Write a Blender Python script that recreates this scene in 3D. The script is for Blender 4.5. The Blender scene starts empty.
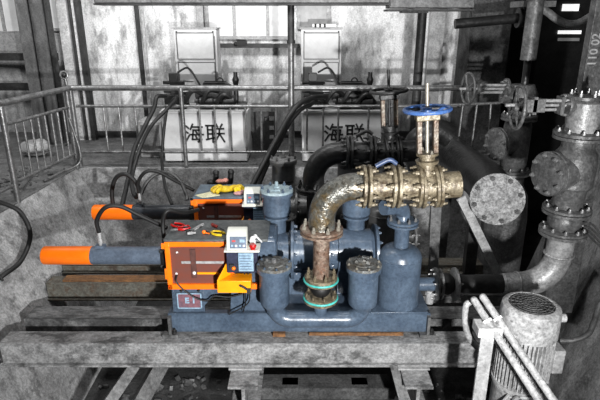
import bpy, bmesh, math, random
from mathutils import Vector, Matrix, Euler
random.seed(7)
PI = math.pi
sc = bpy.context.scene
COL = sc.collection
V = Vector

# ------------------------------------------------------------------ camera model
CAMZ = 2.65; PITCH = math.radians(19.0); FPX = 520.0
def P(u, v, y):
    """point of the place at distance y in front of the camera seen at u, v"""
    d = 200 - v
    yc = FPX*math.cos(PITCH) + d*math.sin(PITCH)
    zc = -FPX*math.sin(PITCH) + d*math.cos(PITCH)
    t = y/yc
    return V((t*(u-300), y, CAMZ + t*zc))

# ------------------------------------------------------------------ materials
def s2l(c):
    c = c/255.0
    return c/12.92 if c <= 0.04045 else ((c+0.055)/1.055)**2.4
def rgb(*c): return (s2l(c[0]), s2l(c[1]), s2l(c[2]), 1)
MATS = {}
def mat(name, c1, c2=None, scale=6, rough=0.6, metal=0.0, bump=0.15, c3=None, t3=0.62, scale3=18, emit=None, es=1, lo=0.35, hi=0.65, stretch=None):
    m = bpy.data.materials.new(name); m.use_nodes = True
    nt = m.node_tree; N = nt.nodes; L = nt.links
    b = N['Principled BSDF']
    b.inputs['Roughness'].default_value = rough; b.inputs['Metallic'].default_value = metal
    tc = N.new('ShaderNodeTexCoord'); src = tc.outputs['Object']
    if stretch:
        mp = N.new('ShaderNodeMapping'); mp.inputs['Scale'].default_value = stretch
        L.new(src, mp.inputs[0]); src = mp.outputs[0]
    n = N.new('ShaderNodeTexNoise'); n.inputs['Scale'].default_value = scale; n.inputs['Detail'].default_value = 8
    n.inputs['Roughness'].default_value = 0.72; n.inputs['Distortion'].default_value = .3
    L.new(src, n.inputs['Vector'])
    r = N.new('ShaderNodeValToRGB'); r.color_ramp.elements[0].position = lo; r.color_ramp.elements[1].position = hi
    r.color_ramp.elements[0].color = c2 or c1; r.color_ramp.elements[1].color = c1
    L.new(n.outputs['Fac'], r.inputs[0]); out = r.outputs[0]
    if c3:
        n3 = N.new('ShaderNodeTexNoise'); n3.inputs['Scale'].default_value = scale3; n3.inputs['Detail'].default_value = 10; n3.inputs['Roughness'].default_value = .72
        L.new(src, n3.inputs['Vector'])
        r3 = N.new('ShaderNodeValToRGB'); r3.color_ramp.elements[0].position = t3-0.07; r3.color_ramp.elements[1].position = t3+0.05; r3.color_ramp.elements[1].color = (.8,.8,.8,1)
        L.new(n3.outputs['Fac'], r3.inputs[0])
        mx = N.new('ShaderNodeMix'); mx.data_type = 'RGBA'
        L.new(r3.outputs[0], mx.inputs[0]); L.new(out, mx.inputs[6]); mx.inputs[7].default_value = c3
        out = mx.outputs[2]
    if bump > .07:
        nf = N.new('ShaderNodeTexNoise'); nf.inputs['Scale'].default_value = 42; nf.inputs['Detail'].default_value = 4; nf.inputs['Roughness'].default_value = .7
        L.new(tc.outputs['Object'], nf.inputs['Vector'])
        rf = N.new('ShaderNodeValToRGB'); k = .72-.5*min(bump, .5)
        rf.color_ramp.elements[0].position = .36; rf.color_ramp.elements[1].position = .62
        rf.color_ramp.elements[0].color = (k, k, k, 1); rf.color_ramp.elements[1].color = (1, 1, 1, 1)
        L.new(nf.outputs['Fac'], rf.inputs[0])
        mf = N.new('ShaderNodeMix'); mf.data_type = 'RGBA'; mf.blend_type = 'MULTIPLY'; mf.inputs[0].default_value = 1
        L.new(out, mf.inputs[6]); L.new(rf.outputs[0], mf.inputs[7]); out = mf.outputs[2]
    L.new(out, b.inputs['Base Color'])
    if bump:
        bp = N.new('ShaderNodeBump'); bp.inputs['Strength'].default_value = bump; bp.inputs['Distance'].default_value = 0.02
        n4 = N.new('ShaderNodeTexNoise'); n4.inputs['Scale'].default_value = scale*4; n4.inputs['Detail'].default_value = 6
        L.new(src, n4.inputs['Vector']); L.new(n4.outputs['Fac'], bp.inputs['Height']); L.new(bp.outputs[0], b.inputs['Normal'])
    if emit:
        b.inputs['Emission Color'].default_value = emit; b.inputs['Emission Strength'].default_value = es
    MATS[name] = m
    return m
def g(v): return rgb(v, v, v)
M = {}
M['wall'] = mat('plaster wall', g(240), g(168), 1.3, .9, 0, .12, g(125), .57, 3.2, lo=.36, hi=.56, stretch=(1.4, 1, .6))
M['conc'] = mat('pit concrete', g(184), g(112), 2.4, .95, 0, .35, g(95), .58, 7)
M['conc_d'] = mat('dark concrete', g(110), g(60), 3, .95, 0, .5, g(45), .6, 9)
M['deck'] = mat('walkway concrete', g(125), g(70), 4, .9, 0, .5, g(150), .66, 14)
M['pit'] = mat('pit floor mud', g(70), g(28), 5, .8, 0, .9, g(90), .67, 22)
M['beam'] = mat('worn beam paint', g(172), g(112), 9, .7, 0, .3, g(50), .57, 4, stretch=(1, 2, 1.4))
M['beam2'] = mat('stained beam paint', g(135), g(80), 7, .7, 0, .25, g(36), .52, 3, stretch=(1, 3, 1))
M['beamrust'] = mat('rusty grey beam', rgb(118,120,112), rgb(70,58,48), 6, .75, 0, .3, rgb(78,56,38), .58, 6, stretch=(1, 3, 1))
M['timber'] = mat('rusty packing strip', rgb(150,105,62), rgb(84,58,38), 9, .85, 0, .4, stretch=(1, 6, 6))
M['steel_d'] = mat('dark steel', g(66), g(32), 6, .55, .3, .3, g(120), .68, 20)
M['steel_m'] = mat('grey steel', g(128), g(80), 6, .5, .3, .25, g(56), .64, 14)
M['steel_l'] = mat('pale steel', g(190), g(140), 6, .55, .1, .2, g(95), .66, 14)
M['rail'] = mat('railing steel', g(150), g(95), 12, .38, .6, .15, g(60), .64, 25)
M['white'] = mat('white cabinet paint', g(208), g(186), 3, .45, 0, .03, g(170), .70, 12)
M['grey_cab'] = mat('grey cabinet paint', g(150), g(128), 3, .5, 0, .03)
M['frame_w'] = mat('white frame paint', g(222), g(165), 5, .6, 0, .2, g(90), .64, 14)
M['black'] = mat('black rubber', g(15), g(9), 8, .6, 0, .05)
M['blackm'] = mat('black machine paint', g(40), g(20), 8, .45, .2, .2)
M['glass'] = mat('frosted pane', g(225), g(195), 2.5, .35, 0, .05, emit=g(215), es=.12)
M['glass2'] = mat('dim pane', g(160), g(110), 2.5, .35, 0, .05, emit=g(190), es=.12)
M['lit'] = mat('glowing sign white', g(240), None, 3, .5, 0, 0, emit=g(245), es=.9)  # glow put into the white of the recess signs
M['blue'] = mat('blue grey machine paint', rgb(88,103,120), rgb(64,77,93), 5, .30, 0, .10, rgb(160,168,176), .70, 30)
M['blue_top'] = mat('dusty blue grey bench', rgb(104,108,108), rgb(66,70,72), 8, .6, 0, .2, rgb(50,52,52), .62, 18)
M['orange'] = mat('orange paint', rgb(255,122,8), rgb(246,108,2), 4, .42, 0, .03, rgb(190,80,20), .74, 26)
M['orange2'] = mat('yellow orange paint', rgb(255,168,12), rgb(244,146,4), 4, .42, 0, .03)
M['grey_cyl'] = mat('slate cylinder paint', rgb(92,104,120), rgb(72,82,96), 5, .42, 0, .08)
M['rust'] = mat('rusty galvanised pipe', rgb(132,134,130), rgb(72,66,54), 9, .30, .45, .45, rgb(120,100,66), .56, 7)
M['rust2'] = mat('red rust spool', rgb(150,136,122), rgb(118,82,62), 10, .5, .25, .4, rgb(76,48,34), .56, 16)
M['tan'] = mat('tan flange paint', rgb(160,149,126), rgb(100,88,68), 9, .42, .25, .35, rgb(62,46,30), .58, 14)
M['bolt'] = mat('pale bolts', rgb(200,196,184), rgb(140,132,118), 10, .4, .5, .1)
M['boltg'] = mat('grey bolts', g(170), g(100), 10, .4, .5, .1)
M['cyan'] = mat('turquoise gasket', rgb(86,200,190), rgb(60,165,158), 8, .4)
M['hwblue'] = mat('blue handwheel paint', rgb(84,124,186), rgb(56,88,148), 8, .4, 0, .1, rgb(160,172,190), .62, 24)
M['pgrey'] = mat('grey pipe', g(118), g(66), 6, .45, .25, .4, g(170), .66, 16)
M['pgreyl'] = mat('light grey pipe', g(185), g(125), 6, .42, .2, .35, g(80), .64, 14)
M['pblack'] = mat('black pipe', g(50), g(24), 6, .4, .2, .3, g(95), .70, 18)
M['lid_l'] = mat('speckled blank flange', g(178), g(120), 16, .7, .1, .5, g(80), .56, 26)
M['lidtop'] = mat('rusty pot lid', rgb(128,134,136), rgb(82,74,62), 9, .6, .1, .5, rgb(58,48,38), .56, 18)
M['motor'] = mat('grey motor paint', g(190), g(140), 9, .55, 0, .3, g(100), .60, 26)
M['motor_t'] = mat('motor grille', g(95), g(55), 14, .7, .2, .5)
M['redplate'] = mat('faded red plate', rgb(140,92,98), rgb(104,84,98), 14, .5, 0, .1)
M['platew'] = mat('plate white', g(225), None, 8, .5, 0, 0)
M['red'] = mat('red plastic', rgb(205,24,20), rgb(180,14,14), 8, .35)
M['yellow'] = mat('yellow rubber', rgb(240,205,20), rgb(206,168,10), 9, .6, 0, .3)
M['cream'] = mat('cream paper', rgb(225,222,190), rgb(205,200,160), 5, .8)
M['cbox'] = mat('off white control box', rgb(222,222,212), rgb(196,198,190), 4, .5, 0, .03)
M['cface'] = mat('slate control face', rgb(98,112,132), rgb(84,98,118), 6, .5)
M['navy'] = mat('navy recess paint', rgb(44,48,74), rgb(28,32,52), 6, .5)
M['label'] = mat('pale blue label', rgb(158,186,204), rgb(138,166,188), 7, .5)
M['ink'] = mat('ink', g(34), None, 8, .7, 0, 0)
M['inkg'] = mat('dark stencil ink', g(46), g(26), 14, .8, 0, 0)
M['led'] = mat('red display', rgb(170,50,46), None, 8, .4, 0, 0, emit=rgb(200,60,50), es=.2)
M['flesh'] = mat('pink cloth', rgb(196,140,126), rgb(160,104,92), 9, .8)
M['yoke'] = mat('worn yoke', rgb(140,134,124), rgb(92,68,48), 14, .45, .4, .3, rgb(60,40,26), .55, 22)
M['hose_g'] = mat('dark grey hose', g(62), g(44), 8, .5, 0, .05)
M['rail_d'] = mat('dull railing bars', g(96), g(58), 12, .45, .5, .15)
M['white_d'] = mat('greyed tank paint', g(165), g(140), 3, .5, 0, .03)

# perforated amber guard
def mesh_guard():
    m = bpy.data.materials.new('brown perforated guard'); m.use_nodes = True
    nt = m.node_tree; N = nt.nodes; L = nt.links; b = N['Principled BSDF']
    tc = N.new('ShaderNodeTexCoord'); sp = N.new('ShaderNodeSeparateXYZ'); L.new(tc.outputs['Object'], sp.inputs[0])
    def wave(o, f):
        a = N.new('ShaderNodeMath'); a.operation = 'MULTIPLY'; a.inputs[1].default_value = f; L.new(o, a.inputs[0])
        s = N.new('ShaderNodeMath'); s.operation = 'SINE'; L.new(a.outputs[0], s.inputs[0]); return s.outputs[0]
    mm = N.new('ShaderNodeMath'); mm.operation = 'MULTIPLY'
    L.new(wave(sp.outputs[0], 420), mm.inputs[0]); L.new(wave(sp.outputs[2], 420), mm.inputs[1])
    r = N.new('ShaderNodeValToRGB'); r.color_ramp.elements[0].position = .1; r.color_ramp.elements[1].position = .5
    r.color_ramp.elements[0].color = rgb(138,72,54); r.color_ramp.elements[1].color = rgb(58,26,22)
    L.new(mm.outputs[0], r.inputs[0])
    n = N.new('ShaderNodeTexNoise'); n.inputs['Scale'].default_value = 7
    mx = N.new('ShaderNodeMix'); mx.data_type = 'RGBA'; L.new(n.outputs['Fac'], mx.inputs[0]); L.new(r.outputs[0], mx.inputs[6]); mx.inputs[7].default_value = rgb(96,70,66)
    L.new(mx.outputs[2], b.inputs['Base Color']); b.inputs['Roughness'].default_value = .3
    return m
M['guard'] = mesh_guard()

# ------------------------------------------------------------------ mesh builder
def basis(axis):
    a = V(axis).normalized()
    h = V((0, 0, 1)) if abs(a.z) < .9 else V((1, 0, 0))
    x = h.cross(a).normalized(); y = a.cross(x).normalized()
    return x, y, a
class MB:
    def __init__(s): s.v = []; s.f = []
    def add(s, vs, fs):
        o = len(s.v); s.v += [V(p) for p in vs]; s.f += [tuple(i+o for i in f) for f in fs]; return s
    def box(s, c, d, R=None):
        c = V(c); pts = []
        for x in (-.5, .5):
            for y in (-.5, .5):
                for z in (-.5, .5):
                    p = V((x*d[0], y*d[1], z*d[2]))
                    if R is not None: p = R @ p
                    pts.append(c+p)
        return s.add(pts, [(0,1,3,2),(4,6,7,5),(0,4,5,1),(2,3,7,6),(0,2,6,4),(1,5,7,3)])
    def bx(s, x0, x1, y0, y1, z0, z1):
        return s.box(((x0+x1)/2,(y0+y1)/2,(z0+z1)/2),(x1-x0,y1-y0,z1-z0))
    def lathe(s, c, axis, prof, n=32, cap=True):
        """prof: list of (height along axis, radius)"""
        x, y, a = basis(axis); c = V(c); pts = []; fs = []
        for h, r in prof:
            for k in range(n):
                t = 2*PI*k/n
                pts.append(c + a*h + (x*math.cos(t)+y*math.sin(t))*r)
        for j in range(len(prof)-1):
            for k in range(n):
                q = (k+1) % n
                fs.append((j*n+k, j*n+q, (j+1)*n+q, (j+1)*n+k))
        if cap:
            fs.append(tuple(range(n))[::-1]); fs.append(tuple(range((len(prof)-1)*n, len(prof)*n)))
        return s.add(pts, fs)
    def cyl(s, p0, p1, r0, r1=None, n=24):
        p0 = V(p0); p1 = V(p1); r1 = r0 if r1 is None else r1
        return s.lathe(p0, p1-p0, [(0, r0), ((p1-p0).length, r1)], n)
    def tube(s, pts, r, n=14, closed=False, cap=True):
        pts = [V(p) for p in pts]; m = len(pts); o = []; fs = []
        def tan(i):
            if closed: return (pts[(i+1) % m]-pts[i-1]).normalized()
            return (pts[min(i+1, m-1)]-pts[max(i-1, 0)]).normalized()
        x, y, a = basis(tan(0))
        for i in range(m):
            t = tan(i); x = (x - t*x.dot(t)).normalized(); y = t.cross(x).normalized()
            rr = r[i] if isinstance(r, (list, tuple)) else r
            for k in range(n):
                an = 2*PI*k/n; o.append(pts[i]+(x*math.cos(an)+y*math.sin(an))*rr)
        for i in range(m if closed else m-1):
            j = (i+1) % m
            for k in range(n):
                q = (k+1) % n; fs.append((i*n+k, i*n+q, j*n+q, j*n+k))
        if not closed and cap: fs.append(tuple(range(n))[::-1]); fs.append(tuple(range((m-1)*n, m*n)))
        return s.add(o, fs)
    def ring(s, c, axis, R, r, n=36, k=10):
        x, y, a = basis(axis); c = V(c)
        return s.tube([c+(x*math.cos(2*PI*i/n)+y*math.sin(2*PI*i/n))*R for i in range(n)], r, k, True)
    def prism(s, poly, d):
        n = len(poly); d = V(d); a = [V(p) for p in poly]
        return s.add(a+[p+d for p in a], [tuple(range(n))[::-1], tuple(range(n, 2*n))]+[(i, (i+1) % n, n+(i+1) % n, n+i) for i in range(n)])
    def sphere(s, c, r, n=16, sq=(1,1,1)):
        c = V(c); pr = []; m = n//2
        pts = []; fs = []
        for j in range(m+1):
            th = PI*j/m
            for k in range(n):
                ph = 2*PI*k/n
                pts.append(c+V((math.sin(th)*math.cos(ph)*r*sq[0], math.sin(th)*math.sin(ph)*r*sq[1], math.cos(th)*r*sq[2])))
        for j in range(m):
            for k in range(n):
                q = (k+1) % n; fs.append((j*n+k, (j+1)*n+k, (j+1)*n+q, j*n+q))
        return s.add(pts, fs)
    def build(s, name, material, parent=None, bevel=0, root=None, **props):
        me = bpy.data.meshes.new(name)
        off = wloc(parent) if parent else V((0, 0, 0))
        me.from_pydata([tuple(p-off) for p in s.v], [], s.f)
        bm = bmesh.new(); bm.from_mesh(me); bmesh.ops.remove_doubles(bm, verts=bm.verts, dist=1e-5)
        bmesh.ops.recalc_face_normals(bm, faces=bm.faces); bm.to_mesh(me); bm.free()
        for p in me.polygons: p.use_smooth = True
        me.set_sharp_from_angle(angle=math.radians(38))
        me.materials.append(material)
        o = bpy.data.objects.new(name, me); COL.objects.link(o)
        if parent: o.parent = parent
        if bevel:
            b = o.modifiers.new('bevel', 'BEVEL'); b.width = bevel; b.segments = 2; b.limit_method = 'ANGLE'; b.angle_limit = math.radians(50)
        for k, v in props.items(): o[k] = v
        return o
def wloc(o):
    l = V((0, 0, 0))
    while o: l = l+o.location; o = o.parent
    return l
def thing(name, label, cat, loc=(0, 0, 0), group=None):
    o = bpy.data.objects.new(name, None); o.empty_display_size = .05; COL.objects.link(o)
    o.location = loc; o['label'] = label; o['category'] = cat
    if group: o['group'] = group
    return o
def tag(o, label, cat, group=None):
    o['label'] = label; o['category'] = cat
    if group: o['group'] = group
    # move the origin to the base of the thing
    if o.type == 'MESH' and o.location.length < 1e-6:
        vs = [v.co for v in o.data.vertices]
        c = V(((min(v.x for v in vs)+max(v.x for v in vs))/2, (min(v.y for v in vs)+max(v.y for v in vs))/2, min(v.z for v in vs)))
        o.data.transform(Matrix.Translation(-c)); o.location = c
    return o
def struct(o): o['kind'] = 'structure'; return o
BOLT = {}
def bolt_mesh(r, l, m):
    k = (round(r, 4), round(l, 4), m.name)
    if k not in BOLT:
        b = MB(); b.lathe((0,0,0), (0,0,1), [(0, r), (l*.55, r)], 6); b.lathe((0,0,l*.55), (0,0,1), [(0, r*.6), (l*.45, r*.55)], 8)
        o = b.build('bolt', m); BOLT[k] = o.data; bpy.data.objects.remove(o)
    return BOLT[k]
def bolts(parent, c, axis, R, n, br, bl, m, phase=0.3, name='bolt'):
    x, y, a = basis(axis); c = V(c); me = bolt_mesh(br, bl, m); off = wloc(parent)
    q = a.to_track_quat('Z', 'Y')
    for k in range(n):
        t = 2*PI*k/n+phase
        o = bpy.data.objects.new(name, me); COL.objects.link(o); o.parent = parent
        o.location = c+(x*math.cos(t)+y*math.sin(t))*R-off
        o.rotation_mode = 'QUATERNION'; o.rotation_quaternion = q
def flange(parent, c, axis, R, th, m, n=8, br=.014, bl=.03, bm=None, name='flange', back=False, phase=.3):
    """disc centred on c with its bolts on the +axis face (back: also nuts on the other face)"""
    a = V(axis).normalized(); c = V(c)
    f = MB().lathe(c-a*th/2, a, [(0, R*.97), (th*.12, R), (th*.88, R), (th, R*.97)], 36).build(name, m, parent)
    if n:
        bolts(f, c+a*th/2, a, R*.84, n, br, bl, bm or M['boltg'], phase)
        if back: bolts(f, c-a*th/2, -a, R*.84, n, br, bl, bm or M['boltg'], -phase)
    return f
def arc(c, a0, a1, r, u, w, n=12):
    c = V(c); u = V(u); w = V(w)
    return [c+u*math.cos(a0+(a1-a0)*i/n)*r+w*math.sin(a0+(a1-a0)*i/n)*r for i in range(n+1)]
def smooth(pts, n=10):
    pts = [V(p) for p in pts]; o = []
    q = [pts[0]*2-pts[1]]+pts+[pts[-1]*2-pts[-2]]
    for i in range(1, len(q)-2):
        for k in range(n):
            t = k/n; a, b, c, d = q[i-1], q[i], q[i+1], q[i+2]
            o.append(.5*((2*b)+(c-a)*t+(2*a-5*b+4*c-d)*t*t+(3*b-a-3*c+d)*t**3))
    o.append(pts[-1]); return o
def text_obj(s, size, m, name, parent, loc, rot=(PI/2, 0, 0), bold=0.0, ext=.002, align='CENTER'):
    cu = bpy.data.curves.new(name, 'FONT'); cu.body = s; cu.size = size; cu.extrude = ext; cu.offset = bold
    cu.align_x = align; cu.align_y = 'CENTER'
    t = bpy.data.objects.new(name, cu); COL.objects.link(t)
    bpy.context.view_layer.update()
    dg = bpy.context.evaluated_depsgraph_get()
    me = bpy.data.meshes.new_from_object(t.evaluated_get(dg)); bpy.data.objects.remove(t)
    me.materials.clear(); me.materials.append(m)
    o = bpy.data.objects.new(name, me); COL.objects.link(o)
    o.parent = parent; o.location = V(loc)-wloc(parent); o.rotation_euler = rot
    return o
KIDS = {}
def copy_tree(o, parent=None, swap=None, cache=None):
    c = o.copy(); COL.objects.link(c); c.parent = parent
    if swap and c.data and c.data.materials and c.data.materials[0].name in swap:
        k = c.data.name
        if k not in cache:
            d = c.data.copy(); d.materials[0] = swap[c.data.materials[0].name]; cache[k] = d
        c.data = cache[k]
    for ch in [x for x in o.children if x != c]: copy_tree(ch, c, swap, cache)
    return c

# ================================================================== SETTING
PF = -1.15      # pit floor
WZ = .73        # walkway level
struct(MB().bx(-6, 6, -1.5, 12, PF-.1, PF).build('floor', M['pit']))
# far wall with window opening row built proud of it
struct(MB().bx(-3.9, 2.85, 9.0, 9.2, WZ, 6).build('wall_back', M['wall']))
struct(MB().bx(2.85, 6, 10.6, 10.8, -1, 6).build('wall_recess', M['steel_d']))  # dark colour of the recess walls stands in for the unlit void
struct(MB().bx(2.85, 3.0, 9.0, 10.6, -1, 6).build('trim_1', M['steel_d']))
struct(MB().bx(5.0, 5.2, 0, 10.6, -1, 6).build('wall_right', M['conc_d']))
struct(MB().bx(-6.2, 6, -2, 11, 5.6, 5.7).build('ceiling', M['conc_d']))
struct(MB().bx(-6.0, -3.9, 10.2, 10.3, WZ, 6).build('wall_left', M['steel_l']))
# walkway slabs
struct(MB().prism([(-6, 7.0, PF), (-6, 7.0, WZ), (3.0, 7.0, WZ), (3.0, 7.0, PF)], (0, 4, 0)).build('floor_walkway', M['deck']))
struct(MB().prism([(-6, 7.0, WZ), (-3.06, 7.0, WZ), (-3.22, 4.0, WZ), (-3.3, 2.0, WZ), (-6, 2.0, WZ)], (0, 0, .012)).build('floor_ledge', M['deck']))
struct(MB().bx(-3.1, 2.9, 6.94, 7.0, PF, WZ-.005).build('wall_pit_back', M['conc']))
def slope(name, pts_top, pts_bot, back, m):
    n = len(pts_top); mb = MB(); vs = list(pts_top)+list(pts_bot)+[(p[0]+back, p[1], p[2]) for p in pts_bot]+[(p[0]+back, p[1], p[2]) for p in pts_top]
    fs = []
    for k in range(4):
        for i in range(n-1):
            a = k*n+i; b = ((k+1) % 4)*n+i; fs.append((a, a+1, b+1, b))
    fs.append((0, n, 2*n, 3*n)); fs.append((n-1, 2*n-1, 3*n-1, 4*n-1))
    return struct(mb.add(vs, fs).build(name, m))
slope('wall_pit_left', [(-3.06, 7.0, WZ), (-3.22, 4.0, WZ), (-3.3, 1.5, WZ)], [(-2.33, 7.0, PF), (-2.28, 4.0, PF), (-2.25, 1.5, PF)], -1.6, M['conc'])
slope('wall_pit_right', [(3.9, 7.0, .95), (3.4, 5.2, .95), (3.2, 4.2, .95), (3.2, 1.5, .95)], [(3.3, 7.0, PF), (2.85, 5.4, PF), (2.3, 4.0, PF), (2.25, 1.5, PF)], 1.8, M['conc'])
struct(MB().bx(-3.9, 2.8, 8.9, 9.0, WZ, WZ+.1).build('baseboard_back', M['steel_d']))

# wall details ------------------------------------------------------
def panewin(name, u0, u1, v0, v1, y, m, mull=()):
    a = P(u0, v1, y); b = P(u1, v0, y)
    f = MB(); w = .05
    f.bx(a.x-w, b.x+w, y-.05, y, b.z, b.z+w).bx(a.x-w, b.x+w, y-.05, y, a.z-w, a.z)
    f.bx(a.x-w, a.x, y-.05, y, a.z, b.z).bx(b.x, b.x+w, y-.05, y, a.z, b.z)
    for mu in mull:
        x = P(mu, v1, y).x; f.bx(x-w/2, x+w/2, y-.05, y, a.z, b.z)
    t = f.build(name, M['steel_l']); struct(t)
    MB().bx(a.x, b.x, y-.02, y-.005, a.z, b.z).build('pane', m, t)
    return t
panewin('window_1', 210, 289, -14, 36, 8.99, M['glass'], (235, 268))
panewin('window_2', 300, 327, -14, 26, 8.99, M['glass2'], ())
# sill tray under the window
a = P(205, 46, 8.8); b = P(300, 46, 8.8)
tag(MB().bx(a.x, b.x, 8.8, 9.0, a.z-.03, a.z+.03).build('cable_tray', M['steel_d']), 'dark cable tray running along the wall under the bright window', 'cable tray')
a = P(242, 43, 8.82)
tag(MB().box(a, (.16, .08, .07)).sphere((a.x-.1, a.y, a.z-.02), .04).build('junction_box', M['black']), 'small black junction box on the cable tray under the window', 'junction box')
# pilaster strips on the wall
for i, (u0, u1, mm) in enumerate(((427, 441, 'steel_l'), (200, 206, 'steel_l'))):
    a = P(u0, 60, 8.9); b = P(u1, 60, 8.9)
    struct(MB().bx(a.x, b.x, 8.86, 9.0, WZ, 5).build('trim_%d' % (i+2), M[mm]))
# left door panel frame
def upright(name, u0, u1, y, m, label, cat, z0=WZ, z1=5.2, d=.12, group=None):
    a = P(u0, 0, y); b = P(u1, 0, y)
    return tag(MB().bx(a.x, b.x, y, y+d, z0, z1).build(name, m, bevel=.006), label, cat, group)
upright('door_post', 55, 65, 8.7, M['frame_w'], 'broad white door post beside the dark steel column', 'post')
upright('gap_shade', 67, 69.5, 8.72, M['steel_d'], 'narrow dark strip standing for the shaded gap between the two white posts', 'strip')  # solid dark strip paints in the shade of the gap
upright('door_jamb', 70, 72.5, 8.7, M['frame_w'], 'slim white jamb with flaking paint at left of wall panel', 'post')
upright('channel_post', 73.5, 78, 8.68, M['steel_d'], 'dark steel post at the left edge of the pale wall panels', 'post')
upright('drain_pipe', 133, 137, 8.75, M['steel_d'], 'dark vertical pipe on the wall left of the cabinets', 'pipe', d=.06)
upright('conduit', 139, 142, 8.85, M['frame_w'], 'thin white conduit beside the dark vertical pipe', 'conduit', d=.04)
# big dark steel columns at left (H sections)
for (u0, u1, y, lab) in ((14, 26, 8.2, 'wide dark steel column with drips of white paint at far left'), (28, 41, 8.3, 'narrow dark steel column next to the white door post')):
    a = P(u0, 0, y); b = P(u1, 0, y); t = thing('steel_column', lab, 'column', ((a.x+b.x)/2, y+.1, WZ))
    MB().bx(a.x, b.x, y, y+.03, WZ, 5.4).bx(a.x, b.x, y+.25, y+.28, WZ, 5.4).build('column_flange', mat('dripped grey paint', g(104), g(60), 5, .6, .1, .3, g(190), .70, 16, stretch=(1,1,.4)), t)
    MB().bx((a.x+b.x)/2-.015, (a.x+b.x)/2+.015, y+.03, y+.25, WZ, 5.4).build('web', M['steel_d'], t)
    MB().bx(a.x-.06, b.x+.06, y-.06, y+.32, WZ, WZ+.03).build('base_plate', M['steel_m'], t)
# windows far left behind the columns
panewin('window_3', -12, 16, -30, 31, 9.6, M['glass'], (6,))
panewin('window_4', 38, 55, -30, 28, 9.6, M['glass'])
for v, lab in ((57, 'upper dark cross rail behind the left columns'), (87, 'lower dark cross rail behind the left columns')):
    a = P(-10, v, 9.0); b = P(56, v, 9.0)
    tag(MB().bx(-5.9, b.x, 9.0, 9.1, a.z-.06, a.z+.06).build('cross_rail', M['steel_d']), lab, 'rail')
struct(MB().bx(-6, -3.8, 9.4, 9.6, WZ, P(0, 33, 9.4).z).build('wall_left_low', M['steel_l']))

# overhead beam and posts ------------------------------------------
t = thing('overhead_beam', 'long grey steel beam crossing the top of the view', 'beam', (0, 6.9, 2.8))
MB().bx(P(94, 4, 6.85).x, P(392, 4, 6.85).x, 6.85, 7.05, P(0, 3, 6.78).z, 3.2).build('web', M['steel_m'], t, bevel=.01)
MB().bx(P(94, 4, 6.8).x, P(392, 4, 6.8).x, 6.78, 7.12, P(0, 5, 6.78).z, P(0, 3.3, 6.78).z).build('lower_lip', M['steel_d'], t)
t = thing('beam_bracket', 'deeper dark grey beam end at the top above the middle column', 'beam', (1.7, 6.9, 2.75))
MB().bx(P(390, 4, 6.75).x, P(474, 4, 6.75).x, 6.72, 7.1, P(0, 8, 6.7).z, 3.3).build('web', M['steel_m'], t, bevel=.01)
MB().bx(P(390, 4, 6.75).x-.02, P(474, 4, 6.75).x, 6.7, 7.12, P(0, 11, 6.7).z, P(0, 9, 6.7).z).build('lower_lip', M['steel_d'], t)
MB().bx(P(405, 4, 6.75).x, P(432, 4, 6.75).x, 6.9, 7.1, P(0, 13, 6.9).z, P(0, 10, 6.7).z).build('gusset', M['steel_d'], t)
a = P(291, 40, 6.9)
t = thing('support_post', 'tall grey round post rising from the railing to the overhead beam', 'post', (a.x, 6.9, WZ-.3))
MB().cyl((a.x, 6.9, WZ-.45), (a.x, 6.9, 2.4), .04).build('lower_tube', M['rail'], t)
MB().cyl((a.x, 6.9, 2.4), (a.x, 6.9, 2.83), .044).build('upper_tube', M['steel_d'], t)
MB().cyl((a.x, 6.9, 2.38), (a.x, 6.9, 2.42), .055).build('collar', M['steel_d'], t)
a = P(419, 60, 7.4)
t = thing('pipe_column', 'dark round column standing in front of the mottled wall right of the second cabinet', 'column', (a.x, 7.4, WZ))
MB().cyl((a.x, 7.4, WZ), (a.x, 7.4, 2.8), .062).build('shaft', M['steel_d'], t)
MB().lathe((a.x, 7.4, WZ), (0,0,1), [(0, .13), (.03, .13)], 24).build('base_plate', M['steel_d'], t)

# railings ---------------------------------------------------------
def tubeobj(name, m, parent, p0, p1, r, n=12): return MB().cyl(p0, p1, r, n=n).build(name, m, parent)
RY = 7.0
t = thing('railing', 'long grey pipe railing in front of the white power units', 'railing', (-.5, RY, WZ))
zt, zm, zl = 1.81, 1.57, .94
xr = P(462, 88, RY).x
tubeobj('top_rail', M['rail'], t, (-3.05, RY, zt), (xr, RY, zt), .036)
tubeobj('middle_rail', M['rail'], t, (-3.0, RY, zm), (xr, RY, zm), .02)
tubeobj('bottom_rail', M['rail'], t, (-3.0, RY, zl), (P(392, 152, RY).x, RY, zl), .02)
for u in (106, 121, 137, 200.5, 215.5, 231, 246, 261.5, 276, 307, 323, 338, 368):
    x = P(u, 130, RY).x
    tubeobj('baluster', M['rail'], t, (x, RY, zl), (x, RY, zm), .014, 8)
for u in (184, 386):
    x = P(u, 130, RY).x
    tubeobj('post', M['rail'], t, (x, RY-.02, WZ-.04), (x, RY-.02, zt), .03)
tubeobj('post', M['rail'], t, (-3.05, RY, WZ), (-3.05, RY, zt), .032)
# short dark rail continuing to the right
t = thing('side_railing', 'short dark railing with two light bars between the two groups of valves', 'railing', (2.2, 7.2, WZ))
for (u, v, u2, v2) in ((450, 105, 500, 103), (450, 153, 492, 152)):
    tubeobj('rail', M['rail'], t, P(u, v, 6.6), P(u2, v2, 6.6), .018)
for (u, v, u2, v2) in ((463, 105, 457, 152), (477, 105, 471, 152), (491, 104, 488, 150)):
    tubeobj('baluster', M['rail'], t, P(u, v, 6.6), P(u2, v2, 6.6), .014)
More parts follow.
